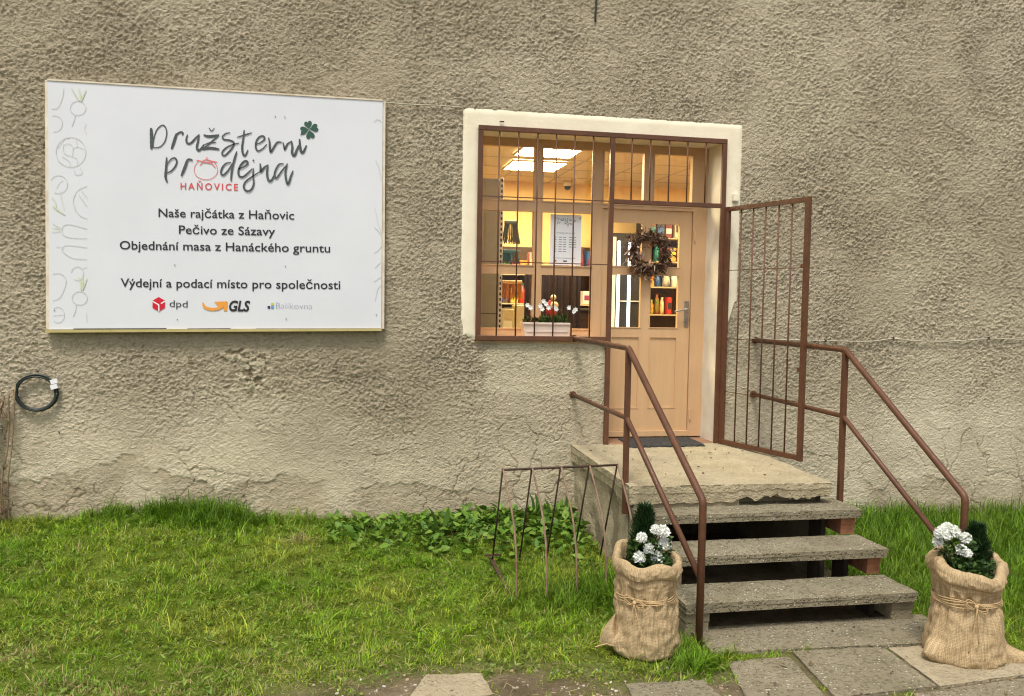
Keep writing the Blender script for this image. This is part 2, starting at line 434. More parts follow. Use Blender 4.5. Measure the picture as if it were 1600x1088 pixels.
MT['intceil'] = simple('ceiling tile', (.82, .67, .40), .85, var=.04)
MT['tilegrid'] = simple('ceiling grid', (.5, .4, .22), .6)
MT['shopfloor'] = simple('dark shop floor', (.10, .08, .06), .5, var=.3)
MT['lamp'] = emitter('lamp panel', (1.0, .82, .48), 62.0)
MT['tube'] = emitter('fridge tube', (.85, .95, 1.0), 1.7)
MT['greymetal'] = simple('grey green shelf metal', (.21, .2, .13), .5, var=.08)
MT['palemetal'] = simple('pale perforated metal', (.5, .5, .46), .5)
MT['darkhole'] = simple('dark slot', (.01, .01, .01), .8)
MT['blackgoods'] = simple('black rack', (.012, .010, .009), .6)
MT['rackback'] = simple('brown rack back', (.09, .045, .015), .7, var=.5, vscale=4)
MT['shelfwood'] = simple('pale shelf edge', (.48, .38, .22), .6)
MT['whitegoods'] = simple('white shelf', (.72, .66, .52), .5)

# ------------------------------------------------------------------ ground
def wall_ground(x): return np.interp(x, [-6, -2.6, -2.2, -1.6, -1.2, -.7, .35, 1.2, 2., 2.7, 4.9, 6.7, 9], [.2, .24, .25, .29, .27, .2, .165, .17, .17, .10, .035, -.01, -.03])
def gz(x, y):
    x = np.asarray(x, float); y = np.asarray(y, float)
    t = np.clip(1+y/2.4, 0, 1.0); t = t*t*(3-2*t)
    amp = np.where((x > 1.9) & (x < 3.9) & (y < -2.2), 0.0, 1.0)*sstep(0, -.3, y)
    return wall_ground(x)*t + amp*(.02*perlin(x*1.7, y*1.7, 3)+.01*perlin(x*5, y*5, 4)) - .004 - .012*sstep(-3.5, -6, y)
def lawn_mask(x, y):
    """1 where turf grows, 0 on bare soil"""
    nz = fbm(x*1.6, y*2.2, 21, 4)
    front = sstep(-3.22, -2.8, y + .28*nz + .10*np.sin(x*1.7) + .16*sstep(.2, -1.6, x))
    patch = np.exp(-(((x-.60)/.85)**2 + ((y+3.02)/.30)**2))
    m = front*(1-np.clip(1.5*patch+.5*nz*patch, 0, 1))
    m = np.maximum(m, .55*sstep(.0, .3, fbm(x*3, y*3, 33, 3)))
    return np.clip(m, 0, 1)

gx = np.concatenate([np.linspace(-60, -6, 12), np.arange(-5, 9.001, .05), np.linspace(10, 60, 12)])
gy = np.concatenate([np.linspace(-60, -9, 12), np.arange(-8, .451, .05)])
X, Y = np.meshgrid(gx, gy)
Z = gz(X, Y); Z[Y > 0] = wall_ground(X)[Y > 0]
pit = (X > 2.12) & (X < 3.52) & (Y > -2.44) & (Y < -.1)
Z = np.where(pit, -.02, Z)
ny_, nx_ = X.shape
idg = np.arange(nx_*ny_).reshape(ny_, nx_)
Fg = np.stack([idg[:-1, :-1], idg[:-1, 1:], idg[1:, 1:], idg[1:, :-1]], -1).reshape(-1, 4)
ground = mesh_from('ground', np.stack([X, Y, Z], -1).reshape(-1, 3), Fg, MT['ground'], smooth=True, attrs={'lawn': np.where(pit | ((X > 2.0) & (X < 3.75) & (Y > -2.6)), 0, lawn_mask(X, Y)).reshape(-1)})
structure(ground)

# ------------------------------------------------------------------ the shop building
bld = thing('shop_building', 'old house wall of rough brownish grey plaster around the lit shop door and window', 'building', (2.3, 0, 0))
OX0, OX1, OXM = 1.13, 3.385, 2.33          # opening: left, right, left side of the doorway
OZT, OZW, OZD = 3.55, 1.745, .79           # head, window sill, threshold

TX0_, TX1_, TZ_ = .988, 3.565, 3.722
def snap(arr, vals):
    arr = arr.copy()
    for v in vals: arr[np.argmin(abs(arr-v))] = v
    return arr
def wall_height(X, Z):
    clump = fbm(X*1.5, Z*1.9, 61, 3)
    low = sstep(1.45, .75, Z + .35*fbm(X*.9, Z*.9, 71, 3) - .1*sstep(3.5, 5.5, X))     # smoother toward the foot
    wx = X + .03*fbm(X*8, Z*8, 5, 3); wz = Z + .03*fbm(X*8, Z*8, 6, 3)
    r1 = 1-np.abs(perlin(wx*17, wz*24, 7)); r2 = 1-np.abs(perlin(wx*31+3, wz*42, 8)); r3 = 1-np.abs(perlin((wx+wz*.5)*24, (wz-wx*.4)*36, 9))
    lump = np.maximum(0, perlin(wx*38, wz*48, 10)); pit_ = np.maximum(0, perlin(wx*25+9, wz*36, 15)-.12)
    ridge = .6*r1**8 + .6*r2**6 + .55*r3**8 + .35*lump - .45*pit_ + .05
    fine = fbm(X*38, Z*46, 12, 3)
    a_up = .0150*(.95+.9*clump)
    a_lo = .0056*(1+1.1*clump)
    amp = np.clip(a_up*(1-low)+a_lo*low, .002, .03)
    h = amp*(ridge-.55) + (.0035*(1-low)+.0020*low)*fine
    h = h + .012*fbm(X*.8, Z*.8, 13, 3) + .006*fbm(X*3, Z*4, 14, 3)
    return h, low
xs = np.concatenate([np.linspace(-9, -3.3, 12)[:-1], snap(np.arange(-3.3, 7.9, .0086), [OX0, OX1, OXM]), np.linspace(7.9, 14, 12)[1:]])
zs = np.concatenate([[-.4, -.2], snap(np.arange(-.08, 5.20, .0088), [OZT, OZW, OZD]), np.linspace(5.2, 6.4, 6)[1:]])
X, Z = np.meshgrid(xs, zs)
h, low = wall_height(X, Z)
# fallen plaster along the foot of the wall
edge = .30 + .20*fbm(X*1.3, Z*0+2, 81, 4) + .14*fbm(X*5, Z*5, 82, 4) + .12*np.exp(-((X+1.9)/.5)**2) + .10*np.exp(-((X-5.6)/.5)**2)+.04*np.exp(-((X-6.5)/.3)**2)
base = wall_ground(X)
fallen = sstep(.012, -.012, Z-base-edge+.10*np.maximum(0, fbm(X*8, Z*8, 83, 3)))
fallen = fallen*sstep(-.3, .05, fbm(X*1.6, Z*.6, 84, 3)+.12*sstep(1.2, -1, X)-.02)
h = h - .0065*fallen*(1-.3*fbm(X*12, Z*12, 85, 3)) + fallen*.006*fbm(X*6, Z*9, 86, 4)
# cracks
cwx = X*2.6 + .55*fbm(X*3, Z*3, 91, 4); cwz = Z*3.0 + .55*fbm(X*3, Z*3, 92, 4)
ce = voronoi_edge(cwx, cwz, 95)
cz = sstep(1.25, .95, Z)*sstep(-.05, .25, fbm(X*.8+3, Z*1.1, 96, 3)+.12*np.exp(-((X-1.3)/1.3)**2) + .05)
crack = sstep(.035, .008, ce)*cz
h = h - .0065*crack
# cement smear under the sign
sm = np.exp(-(((X+.74)/.13)**2+((Z-1.42)/.19)**2)) + .9*np.exp(-(((X+.86)/.2)**2+((Z-1.58)/.05)**2)) + .6*np.exp(-(((X+1.25)/.1)**2+((Z-1.52)/.05)**2))
smr = sstep(.25, .6, sm + .35*fbm(X*9, Z*9, 99, 3))
smn = fbm(X*15, Z*17, 100, 3); h = h + .024*smr*(smn+.2)
# pale repair around the window sill
pr = np.exp(-(((X-1.75)/.62)**4 + ((Z-1.48)/.24)**4))*1.1 + .5*np.exp(-(((X-3.6)/.25)**2 + ((Z-1.5)/.9)**2))
rep = sstep(.35, .6, pr + .4*fbm(X*3, Z*3, 101, 4))
h = h*(1-.35*rep)
lowpale = sstep(.75, .3, Z-base+.3*fbm(X*2, Z*2, 102, 4))*.75
damp = .55*sstep(.25, .6, fbm(X*.7, Z*.55, 103, 4)+.25*sstep(2.2, -2.5, X)*sstep(2, 3.9, Z) + .22*np.exp(-(((X+.5)/2.2)**2+((Z-3.95)/.35)**2)))
damp = np.clip(damp + .40*np.exp(-(((X-.65)/.25)**2+((Z-2.6)/1.0)**2)) + .35*np.exp(-(((X-.2)/1.0)**2+((Z-1.55)/.18)**2)), 0, .7)*(1-rep)
tone_r = np.clip(.95*rep + lowpale*(.45+.5*fbm(X*3, Z*3, 104, 4)), 0, 1)*(1-.5*crack)
tone_r = np.clip(np.maximum(tone_r, 1.0*smr*(smn > -.12)) + .5*sstep(.0, .45, fbm(X*.6+2, Z*.7, 106, 4)+.22*sstep(1, 6, X)-.1), 0, 1)
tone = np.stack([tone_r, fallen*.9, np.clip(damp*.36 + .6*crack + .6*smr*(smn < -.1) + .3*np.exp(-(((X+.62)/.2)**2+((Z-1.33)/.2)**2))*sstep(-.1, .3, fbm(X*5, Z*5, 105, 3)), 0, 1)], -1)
nb = np.minimum.reduce([np.abs(X-OX0)+9*(Z < OZW-.02), np.abs(X-OX1), np.abs(Z-OZT)])
edgefade = np.ones_like(X)
inx = (X > np.where(Z > OZW-.012, OX0-.02, OXM-.012)) & (X < OX1+.02) & (Z < OZT+.03) & (Z > OZD-.01)
edgefade = np.where(inx, .15, 1.0)
und = (X > TX0_-.004) & (X < TX1_+.004) & (Z > np.where(X < 1.2, 1.78, 1.95)) & (Z < TZ_+.004)
Yw = np.where(und, .004, -h*edgefade)
id_ = np.arange(X.size).reshape(X.shape)
Fw = np.stack([id_[:-1, :-1], id_[:-1, 1:], id_[1:, 1:], id_[1:, :-1]], -1)
xc = (X[:-1, :-1]+X[1:, 1:])/2; zc = (Z[:-1, :-1]+Z[1:, 1:])/2
hole = ((xc > OX0) & (xc < OX1) & (zc > OZW) & (zc < OZT)) | ((xc > OXM) & (xc < OX1) & (zc > OZD) & (zc <= OZW))
Fw = Fw[~hole]
mesh_from('facade_wall', np.stack([X, Yw, Z], -1).reshape(-1, 3), Fw, MT['facade'], bld, smooth=True, attrs={'tone': tone.reshape(-1, 3), 'rough': (.95-.5*low*(.6+.8*fbm(X*1.7, Z*1.9, 77, 3))).reshape(-1)})
del X, Z, h, Yw, tone

# smooth cream band round the opening: one mesh, ragged lower ends
def band(poly_fn, nu, nv, y, th, mb, seed, fold='lrbt'):
    """poly_fn(u,v) -> x,z ; thin raised sheet with a returned edge"""
    V = []; F = []
    us = np.linspace(0, 1, nu); vs = np.linspace(0, 1, nv)
    for j, v in enumerate(vs):
        for i, u in enumerate(us):
            x, z = poly_fn(u, v)
            e = .004*perlin(np.array(x*5.), np.array(z*5.), 41)
            b = (i == 0 and 'l' in fold) or (i == nu-1 and 'r' in fold) or (j == 0 and 'b' in fold) or (j == nv-1 and 't' in fold)
            V.append((x, (y-th if not b else y)+float(e)*(0 if b else .6), z))
    for j in range(nv-1):
        for i in range(nu-1):
            a = j*nu+i; F.append((a, a+1, a+nu+1, a+nu))
    mb.add(V, F)
mb = MB()
def rag(x, s, a=.006): return a*float(fbm(np.array(x*9.), np.array(s*3.3), s, 3))
TX0, TX1, TZ = .988, 3.565, 3.722
band(lambda u, v: (TX0+(TX1-TX0)*u, (OZT+.001)+(TZ-OZT+rag(TX0+2.6*u, 5, .006)*(v > .5))*v), 120, 8, .004, .010, mb, 41, 'lrt')
band(lambda u, v: (TX0+(OX0-TX0)*u + (rag(v*2, 6, .007) if u < .5 else 0) + (.02+.05*float(perlin(np.array(v*9.), np.array(1.), 8)))*sstep(.22, .0, v)*(u < .9), (OZW-.02+.05*(1-u))+(OZT+.001-OZW+.02-.05*(1-u))*v), 8, 90, .004, .010, mb, 42, 'lrb')
band(lambda u, v: (OX1+(TX1-OX1)*u + (rag(v*2, 9, .007) if u > .5 else 0), (1.80+.28*u+.05*math.sin(u*9))+(OZT+.001-1.80-.28*u-.05*math.sin(u*9))*v), 8, 80, .004, .010, mb, 43, 'lrb')
mb.build('plaster_surround', MT['surround'], bld, smooth=True)
# reveals, head, sill and threshold
mb = MB()
def grid_quad(mb, a, b, c, d, n, m, amp, seed):
    a, b, c, d = [np.array(p, float) for p in (a, b, c, d)]
    V = []; F = []
    nn = np.cross(b-a, d-a); nn /= np.linalg.norm(nn)
    for j in range(m+1):
        for i in range(n+1):
            u, v = i/n, j/m
            p = (a*(1-u)+b*u)*(1-v)+(d*(1-u)+c*u)*v
            V.append(p+nn*amp*float(fbm(np.array((p[0]+p[1])*4), np.array(p[2]*4), seed, 3))*(0 if (i in (0, n) or j in (0, m)) else 1))
    for j in range(m):
        for i in range(n): q = j*(n+1)+i; F.append((q, q+1, q+n+2, q+n+1))
    mb.add(V, F)
grid_quad(mb, (OX1, -.012, OZD), (OX1-.012, .36, OZD), (OX1-.012, .36, OZT), (OX1, -.012, OZT), 10, 60, .01, 51)
grid_quad(mb, (OX0, .36, OZW), (OX0, -.012, OZW), (OX0, -.012, OZT), (OX0, .36, OZT), 6, 30, .008, 52)
grid_quad(mb, (OXM, .36, OZD), (OXM, -.005, OZD), (OXM, -.005, OZW), (OXM, .36, OZW), 6, 30, .008, 53)
grid_quad(mb, (OX0, -.012, OZT), (OX1, -.012, OZT), (OX1, .36, OZT), (OX0, .36, OZT), 40, 6, .004, 54)
mb.build('reveal', MT['reveal'], bld, smooth=True)
mb = MB(); mb.box(OX0, OXM, -.004, .30, OZW-.04, OZW+.012, .004); mb.build('window_sill', MT['frame'], bld)
mb = MB(); mb.box(OXM+.001, OX1-.001, -.01, .33, OZD-.06, OZD+.008, .004)
mb.build('threshold', simple('brown threshold', (.30, .17, .095), .7, col2=(.22, .12, .065), vscale=12), bld)

# joinery: one lattice for the fixed frame, with the door leaf and panes as pieces
def lattice(mb, xl, zl, solid, y0, y1):
    """front/back faces for solid cells, side faces against empty ones"""
    for i in range(len(xl)-1):
        for j in range(len(zl)-1):
            if not solid(i, j): continue
            x0, x1, z0, z1 = xl[i], xl[i+1], zl[j], zl[j+1]
            mb.add([(x0,y0,z0),(x1,y0,z0),(x1,y0,z1),(x0,y0,z1)], [(0,1,2,3)])
            mb.add([(x0,y1,z0),(x1,y1,z0),(x1,y1,z1),(x0,y1,z1)], [(3,2,1,0)])
            for di, dj, q in ((-1,0,[(x0,y0,z0),(x0,y0,z1),(x0,y1,z1),(x0,y1,z0)]), (1,0,[(x1,y0,z0),(x1,y1,z0),(x1,y1,z1),(x1,y0,z1)]),
                              (0,-1,[(x0,y0,z0),(x0,y1,z0),(x1,y1,z0),(x1,y0,z0)]), (0,1,[(x0,y0,z1),(x1,y0,z1),(x1,y1,z1),(x0,y1,z1)])):
                a, b = i+di, j+dj
                if not (0 <= a < len(xl)-1 and 0 <= b < len(zl)-1) or not solid(a, b): mb.add(q, [(0,1,2,3)])
def bead(mb, x0, x1, z0, z1, y, w, t):
    """a thin moulding frame standing proud round a rectangle"""
    mb.box(x0-w, x1+w, y-t, y+.001, z1, z1+w); mb.box(x0-w, x1+w, y-t, y+.001, z0-w, z0)
    mb.box(x0-w, x0, y-t+.0006, y+.001, z0, z1); mb.box(x1, x1+w, y-t+.0006, y+.001, z0, z1)
FX = [1.118, 1.205, 1.692, 1.770, 2.251, 2.347, 2.741, 2.836, 3.221, 3.2385, 3.383]
FZ = [.812, 1.757, 1.827, 2.324, 2.405, 2.897, 2.952, 2.990, 3.478, 3.56]
def frame_solid(i, j):
    x = (FX[i]+FX[i+1])/2; z = (FZ[j]+FZ[j+1])/2
    if x < 2.347 and z < 1.757: return False
    if (1.205 < x < 1.692 or 1.770 < x < 2.251):
        for a, b in ((1.827, 2.324), (2.405, 2.897), (2.990, 3.478)):
            if a < z < b: return False
    if (2.347 < x < 2.741 or 2.836 < x < 3.221) and 2.990 < z < 3.478: return False
    if 2.347 < x < 3.2385 and z < 2.952: return False
    return True
win = MB(); lattice(win, FX, FZ, frame_solid, .300, .365)
panes = [(a, b, c, d) for a, b in ((1.205, 1.692), (1.770, 2.251)) for c, d in ((1.827, 2.324), (2.405, 2.897), (2.990, 3.478))] + [(2.347, 2.741, 2.990, 3.478), (2.836, 3.221, 2.990, 3.478)]
wino = win.build('window', MT['frame'], bld)
b_ = MB()
for (a, b, c, d) in panes: bead(b_, a+.004, b-.004, c+.004, d-.004, .306, .010, .014)
b_.build('glazing_bead', MT['frame'], wino)
for (a, b, c, d) in panes:
    g = MB(); g.add([(a,.335,c),(b,.335,c),(b,.335,d),(a,.335,d)], [(0,1,2,3)]); g.build('pane', MT['glass'], wino)
# door leaf
LX = [2.350, 2.452, 2.742, 2.833, 3.115, 3.2345]
LZ = [.870, 1.078, 1.766, 1.848, 2.342, 2.420, 2.828, 2.946]
def leaf_solid(i, j):
    return not (i in (1, 3) and j in (1, 3, 5))
dm = MB(); lattice(dm, LX, LZ, leaf_solid, .318, .362)
door = dm.build('door', MT['door'], bld)
pm = MB()
for i in (1, 3):
    pm.add([(LX[i],.3265,LZ[1]),(LX[i+1],.3265,LZ[1]),(LX[i+1],.3265,LZ[2]),(LX[i],.3265,LZ[2])], [(0,1,2,3)])
    bead(pm, LX[i]+.012, LX[i+1]-.012, LZ[1]+.012, LZ[2]-.012, .3264, .012, .0125)
pm.build('door_panel', MT['door'], door)
for i in (1, 3):
    for j in (3, 5):
        g = MB(); g.add([(LX[i],.340,LZ[j]),(LX[i+1],.340,LZ[j]),(LX[i+1],.340,LZ[j+1]),(LX[i],.340,LZ[j+1])], [(0,1,2,3)]); g.build('pane', MT['glass'], door)
b_ = MB()
for i in (1, 3):
    for j in (3, 5): bead(b_, LX[i]+.003, LX[i+1]-.003, LZ[j]+.003, LZ[j+1]-.003, .322, .009, .010)
b_.build('glazing_bead', MT['door'], door)
hm = MB(); hm.box(3.180, 3.224, .309, .3175, 1.858, 2.106, .004)
hm.tube([(3.203, .312, 2.028), (3.203, .262, 2.028), (3.19, .255, 2.027), (3.13, .255, 2.018), (3.06, .257, 2.004)], [.010, .010, .0105, .0095, .008], 8)
hm.tube([(3.203, .312, 1.915), (3.203, .302, 1.915)], .011, 10)
hm.build('handle', MT['chrome'], door, smooth=False)
tm = MB(); tm.box(2.348, 3.2375, .290, .317, .815, .868, .003); tm.build('weather_bar', MT['door'], door)
for z in (1.02, 2.72):
    q = MB(); q.tube([(3.236+.02, .292, z-.05), (3.256, .292, z+.05)], .009, 8); q.build('hinge', MT['door'], door)

# interior shell
IX0, IX1, IY1, IZ0, IZ1 = -1.2, 6.4, 3.35, .80, 3.60
mb = MB()
mb.add([(IX0,.37,IZ0),(IX0,IY1,IZ0),(IX0,IY1,IZ1),(IX0,.37,IZ1)], [(3,2,1,0)])
mb.add([(IX1,.37,IZ0),(IX1,IY1,IZ0),(IX1,IY1,IZ1),(IX1,.37,IZ1)], [(0,1,2,3)])
mb.add([(IX0,IY1,IZ0),(IX1,IY1,IZ0),(IX1,IY1,IZ1),(IX0,IY1,IZ1)], [(0,1,2,3)])
for x0, x1, z0, z1 in ((IX0, OX0-.012, IZ0, IZ1), (OX1+.0, IX1, IZ0, IZ1), (OX0-.012, OXM, IZ0, OZW), (OX0-.012, OX1, OZT+.01, IZ1)):
    mb.add([(x0,.368,z0),(x1,.368,z0),(x1,.368,z1),(x0,.368,z1)], [(3,2,1,0)])
mb.build('inner_wall', MT['intwall'], bld)
mb = MB(); mb.box(IX0, IX1, .37, IY1, IZ1, IZ1+.05); mb.build('shop_ceiling', MT['intceil'], bld)
mb = MB()
for k in range(1, 12): mb.box(IX0+k*.62, IX0+k*.62+.02, .38, IY1-.01, IZ1-.003, IZ1-.0005)
for k in range(1, 5): mb.box(IX0+.01, IX1-.01, .37+k*.62, .37+k*.62+.02, IZ1-.0034, IZ1-.0006)
mb.build('ceiling_grid', MT['tilegrid'], bld)
mb = MB(); mb.box(IX0, IX1, .37, IY1, IZ0-.05, IZ0); mb.build('shop_floor', MT['shopfloor'], bld)
mb = MB(); mb.box(-9, 14, .37, 6, 3.66, 6.4); mb.build('upper_storey', MT['intwall'], bld)

# ------------------------------------------------------------------ shop interior things
def ceiling_light(x, y, label):
    t = thing('ceiling_light', label, 'ceiling light', (x, y, IZ1), 'square lamps in the shop ceiling')
    m = MB(); m.box(x-.29, x+.29, y-.29, y+.29, IZ1-.022, IZ1-.004, .003); m.build('diffuser', MT['lamp'], t)
    m = MB()
    for a, b, c, d in ((-.305, .305, .2905, .305), (-.305, .305, -.305, -.2905), (-.305, -.2905, -.29, .29), (.2905, .305, -.29, .29)): m.box(x+a, x+b, y+c, y+d, IZ1-.026, IZ1-.004)
    m.build('frame', MT['whitegoods'], t)
ceiling_light(2.0, 1.06, 'glowing square ceiling lamp nearest the shop window, upper one through the glass')
ceiling_light(2.06, 2.0, 'glowing square ceiling lamp deeper in the shop, lower one through the glass')
ceiling_light(4.5, 1.6, 'glowing square ceiling lamp above the right part of the shop behind the door')
t = thing('dome_camera', 'small white dome camera with black eye under the shop ceiling', 'camera', (2.73, 3.1, 3.6))
m = MB(); m.lathe((2.73, 3.1, 3.53), [(.05, .0), (.055, .03), (.055, .07)], 16); m.build('housing', MT['whitegoods'], t, True)
m = MB(); m.sphere((2.73, 3.1, 3.53), .045); m.build('lens_dome', MT['blackgoods'], t, True)

# shelf end panel on the left
t = thing('shelf_unit', 'tall grey green shelf end panel with slotted upright behind the left panes', 'shelf', (1.3, .8, IZ0))
m = MB(); m.box(.7, 1.462, .80, .83, IZ0, 3.25, .003); m.build('end_panel', MT['greymetal'], t)
m = MB(); m.box(.7, 1.461, .795, .7995, 1.95, 1.956); m.build('panel_seam', MT['darkhole'], t)
m = MB(); m.box(1.463, 1.498, .795, .835, IZ0, 3.26, .002); m.build('upright', MT['palemetal'], t)
m = MB()
for k in range(46): m.box(1.473, 1.488, .792, .7945, IZ0+.08+k*.052, IZ0+.108+k*.052)
m.build('slots', MT['darkhole'], t)
for z in (1.62, 2.40, 3.02):
    m = MB(); m.box(1.50, 1.53, .82, 1.6, z, z+.02); m.build('shelf_bracket', MT['palemetal'], t)

def fibres(mb, c, w, d, h, n, flare, seed):
    r = random.Random(seed)
    for k in range(n):
        x = r.uniform(-w/2, w/2); y = r.uniform(-d/2, d/2)
        mb.tube([(c[0]+x, c[1]+y, c[2]), (c[0]+x*(1+flare*.4)+r.uniform(-.004, .004), c[1]+y*1.2, c[2]-h*.55), (c[0]+x*(1+flare)+r.uniform(-.01, .01), c[1]+y*1.3, c[2]-h*r.uniform(.85, 1.05))], .0035, 4)
def hanging_brush(c, w, h, label, col, head, n=60, flare=.35, seed=1):
    t = thing('broom_head', label, 'broom', (c[0], c[1], c[2]-h), 'brooms and brushes hung on the left shelf')
    m = MB(); m.box(c[0]-w/2, c[0]+w/2, c[1]-.025, c[1]+.025, c[2], c[2]+.035, .006); m.build('head_block', simple('brush block', head, .5), t)
    m = MB(); fibres(m, c, w*.95, .04, h, n, flare, seed); m.build('bristles', simple('bristle', col, .8, var=.45, vscale=60), t)
hanging_brush((1.62, .92, 2.245), .20, .15, 'orange broom head with splayed bristles hung low on the left shelf', (.62, .24, .03), (.55, .3, .08), 70, .3, 2)
hanging_brush((1.60, .92, 2.83), .13, .19, 'dark green broom head hung high on the left shelf', (.05, .06, .015), (.05, .055, .015), 70, .55, 3)
hanging_brush((1.60, .92, 2.545), .16, .10, 'blue green brush head hung between the green and orange brooms', (.01, .10, .11), (.01, .09, .1), 70, .05, 4)
def box_item(name, x, y, z, w, d, hh, col, label, cat, group, accent=None):
    t = thing(name, label, cat, (x, y, z), group)
    m = MB(); m.box(x-w/2, x+w/2, y-d/2, y+d/2, z, z+hh, .006); m.build('package_body', simple(name+' print', col, .5, var=.25, vscale=14), t)
    if accent:
        m = MB(); m.box(x-w*.36, x+w*.36, y-d/2-.004, y-d/2-.001, z+hh*.3, z+hh*.68); m.build('package_band', simple(name+' band', accent, .5), t)
def bottle_item(name, x, y, z, r, hh, col, cap, label, cat, group):
    t = thing(name, label, cat, (x, y, z), group)
    m = MB(); m.lathe((x, y, z), [(r*.9, 0), (r, .01), (r, hh*.62), (r*.45, hh*.8), (r*.36, hh*.9)], 14); m.build('bottle_body', simple(name+' fill', col, .3, var=.2), t, True)
    m = MB(); m.lathe((x, y, z+hh*.901), [(r*.42, 0), (r*.42, hh*.1)], 12); m.build('bottle_cap', simple(name+' cap', cap, .4), t)

box_item('carton', 1.57, .95, 1.64, .12, .2, .36, (.62, .5, .22), 'pale yellow carton standing under the orange broom', 'carton', 'goods on the left shelf', (.75, .68, .4))
box_item('carton', 1.71, 1.05, 1.64, .09, .2, .40, (.66, .56, .3), 'tall cream carton right of the yellow carton under the broom', 'carton', 'goods on the left shelf')

# back wall shelves seen through the right panes and the door
def rack(x0, x1, zs_, label, seed, kinds):
    t = thing('grocery_shelf', label, 'shelf', ((x0+x1)/2, 3.1, IZ0))
    m = MB(); m.box(x0, x1, 3.28, 3.30, IZ0, zs_[-1]+.35); m.build('back_panel', MT['rackback'], t)
    for xx in (x0, x1): 
        m = MB(); m.box(xx-.012, xx+.012, 2.93, 3.279, IZ0, zs_[-1]+.35); m.build('side_upright', MT['blackgoods'], t)
    for z in zs_:
        m = MB(); m.box(x0+.013, x1-.013, 2.93, 3.278, z-.018, z-.001); m.build('shelf_board', MT['shelfwood'], t)
    return t
COLS = {'red': (.55, .03, .02), 'yellow': (.80, .52, .03), 'orange': (.75, .24, .02), 'green': (.12, .24, .03), 'brown': (.2, .08, .03), 'white': (.78, .74, .62), 'purple': (.22, .03, .10), 'blue': (.03, .10, .3), 'lime': (.5, .52, .05), 'pink': (.7, .25, .22), 'cream': (.7, .58, .35), 'teal': (.02, .2, .18), 'maroon': (.2, .02, .02), 'gold': (.6, .35, .06), 'black': (.02, .02, .02)}
def stock(x0, x1, z, where, n, maxh, seed, grp):
    r = random.Random(seed); cols = r.sample(sorted(COLS), n); w = (x1-x0)/n
    for k, c in enumerate(cols):
        x = x0+w*(k+.5); hh = maxh*r.uniform(.55, .98); acc = COLS[r.choice([q for q in COLS if q != c])]; q = r.random()
        if q < .5:
            box_item('grocery_box', x, 3.04+r.uniform(-.03, .03), z, w*r.uniform(.8, .97), .16, hh, COLS[c], f'{c} grocery package {where}', 'package', grp, acc)
        elif q < .8:
            bottle_item('grocery_bottle', x, 3.04+r.uniform(-.03, .03), z, w*.40, hh, COLS[c], acc, f'{c} grocery bottle {where}', 'bottle', grp)
        else:
            t = thing('grocery_bag', f'{c} grocery bag {where}', 'bag', (x, 3.04, z), grp)
            m = MB(); m.lathe((x, 3.04, z), [(w*.40, 0), (w*.46, hh*.3), (w*.42, hh*.7), (w*.2, hh*.9), (w*.3, hh)], 10); m.build('bag_body', simple('bag print', COLS[c], .35, col2=acc, vscale=9), t, True)
rack(1.75, 2.36, [1.25, 1.65, 2.06, 2.42], 'back shelf of groceries behind the middle of the shop window', 1, None)
for z, h_, nm, n_ in ((2.421, .30, 'top', 5), (2.061, .29, 'second', 5), (1.651, .30, 'third', 5)): stock(1.78, 2.33, z, f'on the {nm} shelf behind the window centre', n_, h_, int(z*100), 'groceries behind the window')
rack(2.62, 3.20, [1.35, 1.70, 2.06, 2.44], 'narrow dark shelf of groceries behind the right window pane', 2, None)
for z, h_, nm, n_ in ((2.441, .34, 'top', 5), (2.061, .28, 'second', 4), (1.701, .27, 'third', 5), (1.351, .26, 'lowest', 4)): stock(2.65, 3.17, z, f'on the {nm} shelf behind the right pane', n_, h_, int(z*100)+1, 'groceries behind the right pane')
rack(3.72, 4.60, [1.50, 1.95, 2.30, 2.62, 2.92], 'long shelf of groceries behind the right half of the door', 3, None)
for z, h_, nm, n_ in ((2.921, .26, 'uppermost', 7), (2.621, .25, 'upper', 8), (2.301, .26, 'middle', 7)): stock(3.75, 4.57, z, f'on the {nm} shelf behind the door', n_, h_, int(z*100)+2, 'groceries behind the door')
stock(3.75, 4.10, 1.951, 'on the lower shelf behind the door', 5, .28, 77, 'groceries behind the door')
# glass fronted fridge with bright tubes
t = thing('drinks_fridge', 'black glass front fridge with bright white tubes behind the left door pane', 'fridge', (3.42, 2.8, IZ0))
m = MB(); m.box(3.225, 3.70, 2.85, 3.25, IZ0, 2.95, .01); m.build('cabinet', MT['blackgoods'], t)
for x in (3.33, 3.47):
    m = MB(); m.box(x-.018, x+.018, 2.80, 2.825, IZ0+.2, 2.85, .004); m.build('lamp_tube', MT['tube'], t)
m = MB(); m.box(3.235, 3.30, 2.835, 2.849, IZ0+.15, 2.9); m.build('door_edge', MT['whitegoods'], t)
for z in (1.3, 1.7, 2.1, 2.5):
    m = MB(); m.box(3.36, 3.66, 2.826, 2.849, z, z+.015); m.build('rack_shelf', MT['palemetal'], t)
for i, (x, z, c) in enumerate(((3.56, 1.715, 'green'), (3.62, 1.715, 'brown'), (3.56, 2.115, 'white'), (3.62, 2.115, 'red'))):
    pass
